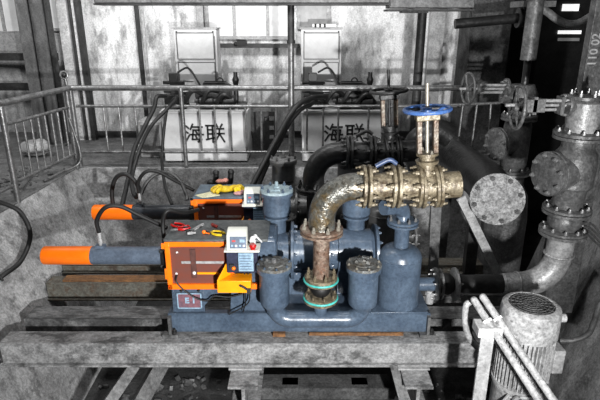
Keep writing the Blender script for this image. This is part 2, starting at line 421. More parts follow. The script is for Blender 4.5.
# left railing along the ledge
def LX(y): return -3.05-.07*(7-y)
t = thing('ledge_railing', 'pipe railing of upright bars along the left ledge', 'railing', (-3.15, 5.5, WZ))
MB().tube([(LX(7), 6.98, zt)]+[(LX(y), y, zt+(7-y)*.012) for y in (6.5, 5.8, 5, 4, 3)], .036).build('top_rail', M['rail'], t)
MB().tube([(LX(6.9), 6.9, zm), (LX(5.55), 5.55, zm+.03)], .02).build('middle_rail', M['rail'], t)
MB().tube([(LX(6.9), 6.9, zl), (LX(5.55), 5.55, zl+.02)], .02).build('bottom_rail', M['rail'], t)
for i in range(8):
    y = 6.75-i*.15
    tubeobj('baluster', M['rail'], t, (LX(y), y, zl), (LX(y), y, zm+.01), .013, 8)
for y in (6.9, 5.5): tubeobj('post', M['rail'], t, (LX(y), y, WZ), (LX(y), y, zt+.01), .032)
MB().tube(smooth([(LX(6.85), 6.86, zl+.5), (LX(6.85)+.1, 6.82, zl+.1), (LX(6.8)+.1, 6.75, zl-.1), (LX(6.6)-.05, 6.5, zl-.16), (LX(6.4)-.1, 6.2, zl-.18)]), .016).build('bent_bar', M['rail'], t)
for i in range(3):
    y = 5.2-i*.15
    tubeobj('baluster', M['rail'], t, (LX(y), y, zl), (LX(y), y, zm), .013, 8)
MB().tube([(LX(5.45), 5.45, zl), (LX(4.6), 4.6, zl)], .02).build('bottom_rail', M['rail'], t)
a = P(64, 75, 7.0)  # ball and ring ornament on the rail corner, gives no light
t = thing('rail_ornament', 'small round metal ring ornament standing on the railing corner', 'ornament', (a.x, 7.0, zt+.036))
MB().ring(a, (.2, -1, .1), .045, .014, 24, 8).build('ring', M['rail'], t)
MB().sphere(a, .036).build('globe', M['blackm'], t)
MB().cyl((a.x+.02, 7.0, zt+.03), a-V((-.01, 0, .05)), .018).build('stem', M['rail'], t)

# ================================================================== POWER UNITS
def power_unit(x0, x1, label, tankmat, dx, group, textlabel):
    y0, y1, z1 = 7.22, 7.95, 1.47
    t = thing('hydraulic_power_unit', label, 'hydraulic unit', ((x0+x1)/2, 7.6, WZ), group)
    cx = (x0+x1)/2
    MB().bx(x0, x1, y0, y1, WZ+.02, z1-.03).build('tank', tankmat, t, bevel=.012)
    MB().bx(x0-.02, x1+.02, y0-.02, y1+.02, z1-.03, z1).build('tank_lid', tankmat, t, bevel=.006)
    SC = .245
    HAI = [[(.05,.92),(.2,.78)],[(0,.62),(.15,.5)],[(.02,.06),(.22,.38)],[(.44,1.02),(.3,.72)],[(.38,.86),(.98,.86)],[(.46,.68),(.38,.14)],[(.44,.68),(.9,.68)],[(.88,.68),(.82,.08),(.7,.0)],[(.26,.42),(1.02,.42)],[(.38,.14),(.92,.14)],[(.6,.62),(.66,.5)],[(.58,.35),(.64,.2)]]
    LIAN = [[(0,.94),(.48,.94)],[(.1,.94),(.1,.16)],[(.38,.94),(.38,-.02)],[(.1,.70),(.38,.70)],[(.1,.46),(.38,.46)],[(0,.13),(.48,.24)],[(.6,1.02),(.68,.86)],[(.94,1.02),(.84,.86)],[(.54,.76),(1.02,.76)],[(.5,.48),(1.04,.48)],[(.78,.76),(.75,.42),(.5,.0)],[(.78,.44),(1.04,.0)]]
    for ox, gl in ((x0+.32, HAI), (x0+.61, LIAN)):
        m = MB()
        for st in gl:
            for p, q2 in zip(st, st[1:]):
                p0 = V((ox+p[0]*SC, y0-.0035, 1.035+p[1]*SC)); p1 = V((ox+q2[0]*SC, y0-.0035, 1.035+q2[1]*SC))
                dd = p1-p0; an = math.atan2(dd.z, dd.x); m.box((p0+p1)/2, (dd.length+.018, .007, .026), Matrix.Rotation(-an, 3, 'Y'))
        m.build('lettering', M['inkg'], t)
    # electric motor lying on the lid
    m = MB(); c = V((cx+.16, 7.5, z1+.2))
    m.lathe(c-V((.2,0,0)), (1,0,0), [(0,.13),(.02,.165),(.34,.165),(.4,.13)], 28)
    for k in range(16):
        an = 2*PI*k/16; m.box(c+V((-.02, math.cos(an)*.172, math.sin(an)*.172)), (.3, .012, .03), Matrix.Rotation(an, 3, 'X'))
    m.build('motor', M['blackm'], t)
    MB().lathe(c-V((.3,0,0)), (1,0,0), [(0,.09),(.1,.1)], 24).build('coupling', M['steel_d'], t)
    MB().box(c+V((0,0,-.14)), (.4,.26,.08)).build('motor_foot', M['steel_m'], t)
    MB().lathe((cx-.08, 7.36, z1+.1), (1,0,0), [(0,.05),(.02,.09),(.2,.09),(.22,.07),(.34,.07),(.36,.1),(.5,.1),(.52,.05)], 24).build('gear_pump', M['blackm'], t)
    vb = MB(); q = V((x0+.17, 7.5, z1))
    vb.box(q+V((0,0,.1)), (.3,.26,.2)).box(q+V((.03,0,.29)), (.2,.16,.18)).box(q+V((-.02,0,.43)), (.12,.12,.12))
    for k in range(3): vb.cyl(q+V((-.17,-.03,.24+.06*k)), q+V((.26,-.03,.24+.06*k)), .024, n=12)
    vb.build('valve_block', M['blackm'], t, bevel=.006)
    MB().box(q+V((.2,-.08,.26)), (.16,.05,.04)).box(q+V((.22,-.08,.35)), (.14,.05,.03)).build('solenoid', M['steel_l'], t)
    MB().box(q+V((.42,-.05,.11)), (.3,.12,.05)).cyl(q+V((.3,-.1,.05)), q+V((.62,-.1,.12)), .035).build('manifold', M['steel_m'], t)
    MB().tube(smooth([q+V((.05,-.05,.5)), q+V((.2,-.06,.56)), q+V((.32,-.08,.4)), q+V((.45,-.08,.12))]), .014).build('hose', M['black'], t)
    MB().cyl((x1-.16, 7.5, z1), (x1-.16, 7.5, z1+.34), .035).lathe((x1-.16, 7.5, z1+.34), (0,0,1), [(0,.04),(.06,.05),(.1,.03),(.16,.03)], 16).build('breather', M['blackm'], t)
    MB().tube([(x1-.42, 7.5, z1), (x1-.42, 7.5, z1+.38)]+arc((x1-.38, 7.5, z1+.38), PI, 0, .04, (1,0,0), (0,0,1))+[(x1-.34, 7.5, z1)], .011, 8).build('lifting_hook', M['steel_d'], t)
    MB().lathe((x1-.12, 7.4, z1+.03), (1,0,0), [(0,.07),(.02,.08),(.1,.08),(.12,.07)], 20).build('filter', M['steel_d'], t)
    for k in range(4):
        a = V((x0+.1+.22*k, 7.30, z1+.05+.05*(k % 2))); b = a+V((.26, .05, .1*(k % 3)))
        MB().tube(smooth([a, (a+b)/2+V((0,-.06,.12)), b]), .032, 10).build('pipe', M['blackm'], t)
    return t
power_unit(-1.93, -.75, 'bright white hydraulic unit with dark characters on its tank, under the first cabinet', M['white'], 0, None, '')
power_unit(.03, 1.15, 'grey shaded hydraulic unit with dark characters, right of the tall round post', M['white'], 0, None, '')

def cabinet(x0, x1, ztop, label, y=8.2):
    t = thing('electric_cabinet', label, 'cabinet', ((x0+x1)/2, y+.15, WZ))
    MB().bx(x0, x1, y, y+.36, WZ+.2, ztop).build('body', M['white'], t, bevel=.008)
    MB().bx(x0-.015, x1+.015, y-.01, y+.38, ztop, ztop+.02).build('top_cap', M['steel_l'], t)
    h = ztop-.06
    zc = ztop-.46
    for (a, b, nm) in ((zc+.03, h, 'upper_panel'), (WZ+.3, zc-.03, 'lower_panel')):
        MB().bx(x0+.05, x1-.05, y-.012, y, a, b).build(nm, M['white'], t, bevel=.004)
        f = MB(); w = .012
        f.bx(x0+.04, x1-.04, y-.018, y, a-w, a).bx(x0+.04, x1-.04, y-.018, y, b, b+w).bx(x0+.05-w, x0+.05, y-.018, y, a, b).bx(x1-.05, x1-.05+w, y-.018, y, a, b)
        f.build('panel_rim', M['steel_m'], t)
    MB().bx(x1-.035, x1-.025, y-.02, y, WZ+.3, ztop-.1).build('hinge_strip', M['steel_m'], t)
    for x in (x0+.05, x1-.05):
        MB().bx(x-.03, x+.03, y+.03, y+.33, WZ, WZ+.2).build('leg', M['steel_m'], t)
        MB().cyl((x, y-.02, ztop-.04), (x, y, ztop-.04), .012, n=8).build('screw', M['ink'], t)
    return t
c1 = P(173, 29, 8.2); c2 = P(216, 29, 8.2)
cabinet(c1.x, c2.x, c1.z, 'white electric cabinet standing against the wall left of the bright window')
c1 = P(301, 29, 8.2); c2 = P(342, 29, 8.2)
cabinet(c1.x, c2.x, c1.z, 'white electric cabinet with a beacon bar on top, right of the tall round post')
a = P(323, 26, 8.3); t = thing('beacon_bar', 'short striped beacon bar lying on top of the second cabinet', 'beacon', (a.x, 8.3, a.z-.04))
MB().cyl(a-V((.16,0,.0)), a+V((.2,0,0)), .03).build('tube', M['platew'], t)
for k in (-.13, -.06, .01): MB().cyl(a+V((k,0,0)), a+V((k+.03,0,0)), .033).build('stripe', M['ink'], t)
a = P(194, 15, 8.98)
# grey junction cupboard and black box on walkway at left and middle
a = P(153, 148, 7.6); t = thing('floor_box', 'grey metal box on the walkway left of the first hydraulic unit', 'box', (a.x, 7.7, WZ))
MB().bx(P(139,120,7.6).x, P(163,120,7.6).x, 7.5, 7.9, WZ, P(150,121,7.5).z).build('body', M['grey_cab'], t, bevel=.02)
MB().bx(P(142,120,7.6).x, P(160,120,7.6).x, 7.485, 7.5, WZ+.05, P(150,125,7.5).z).build('door', M['steel_m'], t)
a = P(270, 148, 7.7); t = thing('pressure_gauge_panel', 'dark narrow gauge panel on the walkway between the two hydraulic units', 'panel', (a.x, 7.75, WZ))
MB().bx(P(265,120,7.7).x, P(274,120,7.7).x, 7.7, 7.8, WZ, P(0,118,7.7).z).build('body', M['blackm'], t)
MB().bx(P(251,120,7.7).x, P(276,120,7.7).x, 7.82, 7.86, WZ, P(0,112,7.8).z).build('back_board', M['steel_d'], t)
for k in range(4): MB().bx(P(267,0,7.7).x, P(272,0,7.7).x, 7.69, 7.7, WZ+.1+k*.14, WZ+.16+k*.14).build('dial', M['steel_m'], t)

# ================================================================== PUMP
def pump():
    R = V((0, 4.35, 0))
    t = thing('plunger_pump', 'nearest blue-grey pump with two orange-framed ends and valve pots, on the front beams', 'pump', R)
    BL = M['blue']
    # base frame: channel skid
    m = MB(); x0, x1 = -1.165, 1.15; y0, y1 = 4.0, 4.75
    m.bx(x0, x1, y0, y0+.012, .035, .21).bx(x0, x1, y0, y0+.07, .2, .215).bx(x0, x1, y0, y0+.07, .03, .045)
    m.bx(x0, x1, y1-.012, y1, .035, .21).bx(x0, x1, y1-.07, y1, .2, .215).bx(x0, x1, y1-.07, y1, .03, .045)
    for x in (x0, -.45, .35, x1-.08): m.bx(x, x+.08, y0+.012, y1-.012, .04, .215)
    m.bx(-.35, .55, y0+.05, y1-.05, .18, .212).bx(.62, 1.13, y0+.01, y1-.01, .19, .222)
    m.build('base_frame', BL, t, bevel=.003)
    for (x, y) in ((x0+.02, y0-.02), (x1-.02, y0-.02), (x0+.02, y1+.02), (x1-.02, y1+.02)):
        l = MB().bx(x-.07, x+.07, y-.035, y+.035, .0, .03).bx(x-.012, x+.012, y-.03, y+.03, .03, .2).build('mounting_lug', M['steel_m'] if y < 4.4 else BL, t)
        bolts(l, (x+.035, y-.01, .03), (0,0,1), .0, 1, .022, .05, M['steel_d'])
    # ---- legs under the bench
    m = MB()
    m.bx(-1.12, -.84, 4.03, 4.05, .215, .46).bx(-1.12, -1.1, 4.03, 4.6, .215, .46)
    m.build('pedestal', BL, t, bevel=.003)
    MB().prism([(-.84, 4.03, .46), (-.84, 4.03, .28), (-.74, 4.03, .40), (-.62, 4.03, .40), (-.62, 4.03, .46)], (0, .02, 0)).build('gusset', BL, t)
    MB().prism([(-.62, 4.05, .215), (-.60, 4.05, .46), (-.33, 4.05, .46), (-.22, 4.05, .215)], (0, .5, 0)).build('pedestal', BL, t, bevel=.003)
    MB().bx(-1.1, -.4, 4.58, 4.6, .215, .46).build('rear_plate', BL, t)
    np_ = MB().bx(-1.07, -.865, 4.018, 4.03, .262, .405).build('nameplate', M['redplate'], t, bevel=.002)
    f = MB()
    for (a, b, c, d) in ((-1.075,-.86,.400,.410),(-1.075,-.86,.257,.267),(-1.075,-1.065,.257,.41),(-.87,-.86,.257,.41)): f.bx(a, b, 4.012, 4.02, c, d)
    f.build('plate_rim', M['label'], np_)
    text_obj('E 1', .075, M['label'], 'lettering', np_, (-.96, 4.016, .335), bold=.003)
    for x in (-1.03, -.88): MB().cyl((x, 4.0, .435), (x, 4.03, .435), .01, n=8).build('plate_bolt', M['ink'], t)
    # ---- orange guard housing
    X0, X1, Z0, Z1, YF, YB = -1.14, -.36, .455, .90, 4.0, 4.42
    fr = MB(); w = .045
    fr.bx(X0, X1, YF, YF+.03, Z0, Z0+.05).bx(X0, -.58, YF, YF+.03, Z1-.045, Z1)
    fr.bx(X0, X0+.042, YF, YF+.03, Z0, Z1).bx(-.605, -.565, YF, YF+.03, Z0, Z1)
    fr.bx(X0, X0+.03, YF, YB, Z0, Z0+.05).bx(X0, X0+.03, YF, YB, Z1-.045, Z1).bx(X0, X0+.03, YB-.04, YB, Z0, Z1)
    fr.bx(X0-.02, X0, YF+.01, YF+.03, Z0+.09, Z0+.19).bx(X0-.03, X0, YF+.01, YF+.03, Z1-.07, Z1-.02)
    frm = fr.build('guard_frame', M['orange'], t, bevel=.004)
    gd = MB().bx(X0+.04, -.605, YF+.02, YF+.026, Z0+.05, Z1-.045).bx(X0, X0+.01, YF+.03, YB-.04, Z0+.05, Z1-.045).build('guard_mesh', M['guard'], t)
    MB().box((-.83, YF+.016, .705), (.36, .006, .022)).build('plunger_rod', M['steel_l'], t)
    MB().bx(-.93, -.885, YF+.008, YF+.02, .56, .83).build('guard_strap', mat('brown strap', rgb(96,58,50), rgb(70,40,34), 8), t)
    MB().bx(-.88, -.70, YF+.010, YF+.02, .595, .612).build('guide_bar', M['orange2'], t)
    MB().sphere((-.905, YF+.006, .61), .016, 10).sphere((-1.06, YF+.012, .60), .012, 8).sphere((-1.04, YF+.012, .8), .010, 8).build('knob', M['platew'], t)
    # cable dangling from the guard
    MB().tube(smooth([(-1.05, 3.99, .6), (-1.06, 3.985, .54), (-1.0, 3.98, .46), (-.9, 3.975, .385), (-.8, 3.97, .36), (-.74, 3.98, .40), (-.62, 4.0, .38), (-.5, 4.02, .40)]), .007, 8).build('cable', M['black'], t)
    MB().tube(smooth([(-.47, 3.99, .66), (-.475, 3.97, .5), (-.47, 3.97, .36), (-.5, 3.99, .24)]), .006, 8).tube(smooth([(-.44, 3.99, .66), (-.44, 3.97, .5), (-.45, 3.97, .34), (-.62, 3.96, .23)]), .006, 8).build('cable', M['black'], t)
    # bench top over the housing
    MB().bx(X0-.005, -.27, YF+.0, 4.46, Z1, Z1+.022).build('bench_top', M['blue_top'], t, bevel=.006)
    # interior back
    MB().bx(-.56, -.2, 4.06, 4.42, .47, .9).build('bearing_housing', M['blue'], t, bevel=.02)
    # control station
    sh = MB().bx(-.62, -.33, 3.86, 4.02, .868, .884).build('control_shelf', M['cbox'], t, bevel=.003)
    MB().bx(-.61, -.355, 3.92, 4.0, .655, .866).build('control_recess', M['navy'], t, bevel=.004)
    MB().bx(-.585, -.55, 3.9, 3.92, .70, .74).build('switch', M['ink'], t)
    MB().sphere((-.552, 3.905, .705), .018, 10).build('switch_knob', M['orange'], t)
    MB().bx(-.51, -.385, 3.895, 3.92, .68, .845).build('label_plate', M['label'], t, bevel=.003)
    m = MB()
    for k in range(6): m.bx(-.50, -.395-.01*(k % 3), 3.892, 3.895, .70+k*.024, .706+k*.024)
    m.build('label_text', M['cface'], t)
    bx = MB().bx(-.69, -.41, 3.86, 4.0, .498, .61).build('drip_box', M['orange2'], t, bevel=.004)
    MB().prism([(-.69, 3.86, .61), (-.605, 3.98, .61), (-.605, 3.98, .75)], (.012, 0, 0)).prism([(-.66, 3.99, .60), (-.60, 3.99, .76), (-.60, 3.99, .60)], (0, .01, 0)).build('drip_box_gusset', M['orange2'], t)
    MB().tube(smooth([(-.50, 3.85, .575), (-.47, 3.84, .565), (-.44, 3.845, .54), (-.425, 3.85, .53)]), .010, 8).box((-.425, 3.852, .52), (.03, .012, .05)).build('latch', M['ink'], bx)
    # white control box: sloping desk
    y0, y1 = 3.87, 4.02
    cb = MB().prism([(-.60, y0, .884), (-.60, y1, .884), (-.60, y1, 1.035), (-.60, y0+.09, 1.035), (-.60, y0+.03, 1.00)], (.165, 0, 0)).build('control_box', M['cbox'], t, bevel=.008)
    nrm = V((0, -.136, .03)).normalized()
    def face(p, q, d0, d1, nm, mm):
        # rectangle on the sloping face: s across, r up
        a = V((0, y0, .884)); b = V((0, y0+.03, 1.00))
        pts = []
        n = V((0, -(b.z-a.z), (b.y-a.y))).normalized()
        for (x, r) in ((p[0], p[1]), (q[0], p[1]), (q[0], q[1]), (p[0], q[1])):
            pts.append(V((x, 0, 0))+a+(b-a)*r+n*d0)
        return MB().prism(pts, n*(d1-d0)).build(nm, mm, cb)
    face((-.572, .12), (-.438, .95), 0, .004, 'control_face', M['cface'])
    face((-.553, .58), (-.525, .70), .004, .007, 'display', M['led'])
    face((-.49, .55), (-.45, .75), .004, .007, 'display', M['label'])
    for k in range(4): face((-.56+.032*k, .25), (-.543+.032*k, .38), .004, .008, 'push_button', M['platew'] if k % 2 else M['label'])
    MB().cyl((-.385, 3.89, .884), (-.385, 3.89, .90), .018).lathe((-.385, 3.89, .90), (0,0,1), [(0,.026),(.015,.03),(.028,.024)], 20).build('stop_button', M['red'], t)
    MB().bx(-.415, -.37, 3.95, 4.0, .884, .94).sphere((-.39, 3.95, .955), .022, 10).sphere((-.37, 3.96, .97), .018, 10).tube(smooth([(-.39,3.95,.97),(-.36,3.93,.98),(-.33,3.95,.94),(-.32,4.0,.9)]), .006, 8).build('sensor_head', M['platew'], t)
    # ---- twin hydraulic cylinder
    cy, cz = 4.2, .685
    MB().lathe((-2.27, cy, cz), (1,0,0), [(0,.075),(.01,.082),(.43,.082)], 36).build('orange_sleeve', M['orange'], t)
    MB().lathe((-1.85, cy, cz), (1,0,0), [(0,.078),(.02,.08),(.64,.08)], 36).build('cylinder', M['grey_cyl'], t)
    MB().lathe((-1.21, cy, cz), (1,0,0), [(0,.1),(.03,.11),(.07,.11),(.07,.09),(.12,.09)], 32).build('gland', M['black'], t)
    for dz in (-.07, .07):
        MB().cyl((-1.22, cy-.07, cz+dz), (-1.14, cy-.07, cz+dz), .018, n=8).build('gland_bolt', M['steel_d'], t)
    MB().bx(-1.80, -1.72, cy-.03, cy+.03, cz+.07, cz+.10).build('port_boss', M['grey_cyl'], t)
    MB().lathe((-1.755, cy, cz+.10), (0,0,1), [(0,.014),(.02,.014),(.02,.02),(.06,.02),(.06,.015),(.11,.015),(.11,.019),(.13,.019)], 14).build('hose_fitting', M['steel_l'], t)
    MB().tube(smooth([(-1.755, cy, cz+.22), (-1.75, cy-.02, cz+.34), (-1.66, cy-.03, cz+.46), (-1.54, cy, cz+.46), (-1.4, cy+.05, cz+.36), (-1.2, cy+.15, cz+.2)]), .019).build('hose', M['black'], t)
    MB().tube(smooth([(-1.18, cy-.03, cz+.1), (-1.19, cy, cz+.3), (-1.14, cy, cz+.42), (-1.03, cy+.12, cz+.36), (-.95, cy+.35, cz+.3)]), .018).build('return_hose', M['black'], t)
    MB().lathe((-1.18, cy-.03, cz+.08), (0,0,1), [(0,.03),(.03,.03),(.03,.022),(.1,.022)], 14).build('hose_fitting', M['steel_m'], t)
    # ---- pump barrel
    by, bz = 4.45, .62
    MB().lathe((-.40, by, bz), (1,0,0), [(0,.15),(.02,.17),(.30,.17),(.3,.19),(.42,.19),(.42,.175),(.75,.175),(.75,.205),(1.05,.205),(1.08,.18)], 40).build('barrel', BL, t)
    for x in (-.07, .26, .70): flange(t, (x, by, bz), (1,0,0), .27 if x < 0 else .25, .03, BL, 12, .016, .03, BL, name='barrel_flange')
    MB().bx(-.30, .1, by-.1, by+.1, .2, bz-.15).build('barrel_cradle', BL, t)
    MB().bx(.35, .6, by-.1, by+.1, .2, bz-.15).build('barrel_cradle', BL, t)
    MB().box((-.42, 4.2, .72), (.10,.12,.16)).cyl((-.38,4.2,.78),(-.24,4.2,.78),.03).box((-.27, 4.12, .87), (.09,.08,.09)).build('drive_coupling', BL, t, bevel=.006)
    # ---- front pots
    for px in (-.215, .53):
        py = 3.9
        p = MB().lathe((px, py, .36), (0,0,1), [(-.06,.07),(-.02,.078),(.02,.118),(.045,.125),(.33,.125),(.33,.146),(.355,.148),(.37,.146)], 40).build('valve_pot', BL, t)
        rusty = px > 0
        l = MB().lathe((px, py, .73), (0,0,1), [(0,.148),(.018,.148),(.022,.145),(.022,.09),(.03,.085),(.03,.0005)], 40).build('pot_lid', M['lidtop'], p)
        if rusty:
            for k in range(14):
                an = random.random()*6.28; rr = random.random()*.095
                l2 = MB().box((px+math.cos(an)*rr, py+math.sin(an)*rr, .772), (.07, .035, .024), Euler((random.random()*.5, random.random()*.5, random.random()*3)).to_matrix())
                if k == 0: acc = l2
                else: acc.add(l2.v, l2.f)
            acc.build('debris', M['lidtop'], p)
        else:
            MB().lathe((px, py, .76), (0,0,1), [(0,.02),(.03,.02)], 6).build('lid_nut', M['boltg'], p)
            MB().lathe((px-.06, py+.03, .76), (0,0,1), [(0,.012),(.02,.012)], 6).build('lid_nut', M['boltg'], p)
        bolts(p, (px, py, .748), (0,0,1), .130, 8, .012, .018, BL if not rusty else M['bolt'], .2, 'lid_bolt')
    # ---- rear pots
    for px in (-.215, .52):
        py = 4.52
        p = MB().lathe((px, py, .78), (0,0,1), [(0,.085),(.14,.085),(.145,.12),(.165,.12),(.165,.105),(.19,.13),(.37,.13),(.37,.152),(.40,.152)], 40).build('valve_pot', BL, t)
        MB().lathe((px, py, 1.18), (0,0,1), [(0,.152),(.02,.15),(.022,.14),(.022,.08),(.035,.07),(.035,.0005)], 40).lathe((px, py, 1.21), (0,0,1), [(0,.03),(.02,.03),(.02,.016),(.06,.016)], 8).build('pot_lid', mat('dusty pot lid', rgb(168,186,190), rgb(120,140,150), 8, .55) if px < 0 else M['blue'], p)
        bolts(p, (px, py, 1.2), (0,0,1), .13, 6, .015, .035, BL, .5, 'lid_bolt')
    # ---- U manifold
    zc, yy = .175, 3.9
    A_, B_, RB = -.215, .53, .13
    pts = [(A_, yy, .38)]+[(A_+RB-RB*math.cos(a), yy, .355-RB*math.sin(a)) for a in [i*PI/2/8 for i in range(9)]]+[(B_-RB+RB*math.sin(a), yy, .355-RB*math.cos(a)) for a in [i*PI/2/8 for i in range(9)]]+[(B_, yy, .38)]
    MB().tube(pts, .073, 24).build('manifold', BL, t)
    # branch up to turquoise flange
    MB().lathe((.175, yy, .26), (0,0,1), [(0,.052),(.06,.055),(.145,.068)], 28).build('manifold_branch', BL, t)
    flange(t, (.175, yy, .42), (0,0,1), .145, .03, M['tan'], 8, .014, .05, M['tan'], phase=.2)
    flange(t, (.175, yy, .45), (0,0,1), .138, .022, M['tan'], 0)
    MB().ring((.175, yy, .436), (0,0,1), .141, .009).build('gasket', M['cyan'], t)
    # ---- air vessel
    vx, vy = .89, 4.2
    prof = [(0,.18),(.01,.188),(.45,.188),(.452,.191),(.465,.191),(.467,.188)]
    for i in range(1, 8):
        a = i/8*PI/2; prof.append((.467+.10*math.sin(a), .065+.12*math.cos(a)))
    prof += [(.56,.065),(.78,.065)]
    tk = MB().lathe((vx, vy, .215), (0,0,1), prof, 44).build('air_vessel', BL, t)
    flange(tk, (vx, vy, .985), (0,0,1), .135, .022, BL, 8, .014, .03, M['boltg'])
    flange(tk, (vx, vy, 1.015), (0,0,1), .135, .022, BL, 8, .014, .035, M['boltg'])
    MB().tube([(vx, vy, 1.02), (vx, vy, 1.07)]+[(vx-.10+.10*math.cos(a), vy-.02*i, 1.07+.10*math.sin(a)) for i, a in enumerate([j*PI/2/6*1.0 for j in range(1, 6)])]+[(vx-.2, vy-.16, 1.19)], .062, 20).build('vessel_elbow', BL, tk)
    MB().cyl((vx+.15, vy, .40), (vx+.33, vy, .40), .062).build('side_branch', BL, tk)
    flange(tk, (vx+.335, vy, .40), (1,0,0), .15, .025, M['steel_m'], 8, .013, .03, M['boltg'], back=True)
    MB().cyl((vx+.29, vy-.02, .22), (vx+.29, vy-.02, .35), .035).lathe((vx+.29, vy-.02, .3), (0,0,1), [(0,.045),(.03,.045)], 8).build('drain_stub', M['steel_l'], tk)
    return t
pump1 = pump()

# ================================================================== RISER (rusty discharge pipe) + GATE VALVE
def riser():
    X, Y = .175, 3.9
    t = thing('discharge_pipe', 'rusty tan discharge pipe bending over the front pump, with bolted flange joints', 'pipe', (X, Y, .45))
    ST, TN = M['rust'], M['tan']
    MB().lathe((X, Y, .455), (0,0,1), [(0,.05),(.02,.07),(.05,.085),(.08,.085),(.11,.07),(.13,.05)], 28).build('rubber_joint', M['black'], t)
    flange(t, (X, Y, .588), (0,0,1), .138, .022, TN, 0)
    MB().ring((X, Y, .604), (0,0,1), .141, .009).build('gasket', M['cyan'], t)
    flange(t, (X, Y, .622), (0,0,1), .138, .03, TN, 8, .014, .05, TN)
    MB().lathe((X, Y, .62), (0,0,1), [(0,.068),(.39,.068)], 28).build('spool', M['rust2'], t)
    MB().lathe((X, Y, .97), (0,0,1), [(0,.066),(.03,.085),(.05,.085)], 28).build('spool_collar', TN, t)
    flange(t, (X, Y, 1.03), (0,0,1), .175, .022, M['rust2'], 8, .017, .05, M['bolt'])
    flange(t, (X, Y, 1.06), (0,0,1), .175, .022, M['rust2'], 8, .017, .05, M['bolt'])
    # elbow
    zt = 1.42; r = .108; RR = .26
    pts = [(X-.0, Y, 1.06), (X+.0, Y, zt-RR)]+[(X+RR-RR*math.cos(a), Y, zt-RR+RR*math.sin(a)) for a in [i*PI/2/12 for i in range(1, 13)]]+[(X+RR+.06, Y, zt)]
    MB().tube(pts, r, 32).build('elbow', ST, t)
    e0 = X+RR+.06
    # flanges along horizontal run
    xa, xb, xc, xd, xe = .52, .745, 1.0, 1.14, 1.285
    MB().cyl((e0-.02, Y, zt), (xc-.05, Y, zt), r-.003, n=32).build('run_pipe', TN, t)
    for (x, ax) in ((xa-.02, -1), (xa+.022, 1), (xb-.02, -1), (xb+.022, 1), (xc-.075, -1)):
        flange(t, (x, Y, zt), (ax, 0, 0), .172, .026, TN, 8, .017, .05, M['tan'])
    MB().tube(smooth([(xb+.0, Y-.02, zt+.19), (xb-.06, Y-.02, zt+.22), (xb-.16, Y-.02, zt+.17)]), .018, 10).build('lifting_handle', BLUEH, t)
    # tail after the valve
    return t
BLUEH = mat('dull blue handle', rgb(66,84,120), rgb(50,64,92), 8, .4, 0, .1)
riser1 = riser()
def gatevalve():
    X, Y, zt = 1.0, 3.9, 1.42
    t = thing('gate_valve', 'tan gate valve with a bright blue handwheel on the rusty discharge pipe', 'valve', (X, Y, zt))
    TN = M['tan']
    for (x, ax) in ((X-.045, 1), (X+.055, -1)): flange(t, (x, Y, zt), (ax, 0, 0), .172, .026, TN, 8, .015, .03, M['tan'])
    MB().cyl((X-.04, Y, zt), (X+.05, Y, zt), .12, n=32).lathe((X, Y, zt), (0,0,1), [(0,.07),(.2,.06),(.22,.06)], 24).build('body', TN, t)
    MB().cyl((X+.09, Y, zt), (X+.25, Y, zt), .105, n=32).build('tail_pipe', TN, t)
    flange(t, (X+.085, Y, zt), (1,0,0), .172, .026, TN, 8, .015, .045, M['tan'])
    b = MB().lathe((X, Y, zt+.19), (0,0,1), [(0,.085),(.025,.09),(.03,.06),(.06,.06),(.065,.085),(.085,.085)], 24).build('bonnet', TN, t)
    bolts(b, (X, Y, zt+.27), (0,0,1), .07, 4, .012, .03, M['bolt'])
    y0, y1 = zt+.27, zt+.555
    for s in (-1, 1):
        MB().bx(X+s*.062-.02, X+s*.062+.02, Y-.03, Y+.03, y0, y1).build('yoke_arm', M['yoke'], t, bevel=.006)
    MB().bx(X-.09, X+.09, Y-.045, Y+.045, y1-.03, y1+.02).build('yoke_top', TN, t, bevel=.008)
    MB().cyl((X, Y, zt+.1), (X, Y, zt+.80), .014).build('stem', M['bolt'], t)
    MB().lathe((X, Y, y1), (0,0,1), [(0,.04),(.03,.035),(.05,.03)], 20).build('gland', TN, t)
    hz = zt+.605
    w = MB().ring((X, Y, hz), (0,0,1), .17, .015, 44, 10)
    w.lathe((X, Y, hz-.035), (0,0,1), [(0,.035),(.05,.035)], 20)
    for k in range(5):
        a = 2*PI*k/5+.4
        d = V((math.cos(a), math.sin(a), 0))
        w.tube([V((X,Y,hz-.015))+d*.03, V((X,Y,hz-.022))+d*.09, V((X,Y,hz))+d*.168], .012, 8)
    w.build('handwheel', M['hwblue'], t)
    return t
valve1 = gatevalve()
valve1.rotation_euler = (0, math.radians(-4.5), 0)

# ================================================================== REAR PUMP SET (same machine further back)
sw = {'blue grey machine paint': mat('shaded pump paint', g(74), g(50), 5, .36, 0, .08), 'rusty galvanised pipe': M['pblack'], 'tan flange paint': mat('shaded flange paint', g(58), g(30), 7, .45, .2, .3),  # rear copies carry shade and lost colour in darker grey paint
      'red rust spool': M['pblack'], 'pale bolts': M['steel_d'], 'turquoise gasket': M['steel_d'], 'blue handwheel paint': M['steel_d'], 'slate cylinder paint': mat('shaded cylinder paint', rgb(52,56,62), rgb(38,42,48), 5, .4),
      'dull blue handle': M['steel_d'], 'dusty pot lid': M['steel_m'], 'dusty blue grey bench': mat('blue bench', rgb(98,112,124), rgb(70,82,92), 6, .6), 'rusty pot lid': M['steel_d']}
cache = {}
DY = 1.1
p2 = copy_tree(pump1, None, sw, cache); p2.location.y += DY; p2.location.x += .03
for ch in list(p2.children):
    if ch.name.startswith('return_hose'): bpy.data.objects.remove(ch)
p2['label'] = 'rear dark pump with an orange-framed end, behind the blue-grey pump'
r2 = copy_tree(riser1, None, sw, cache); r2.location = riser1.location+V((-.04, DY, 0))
r2['label'] = 'black flanged discharge pipe bending behind the rusty one'
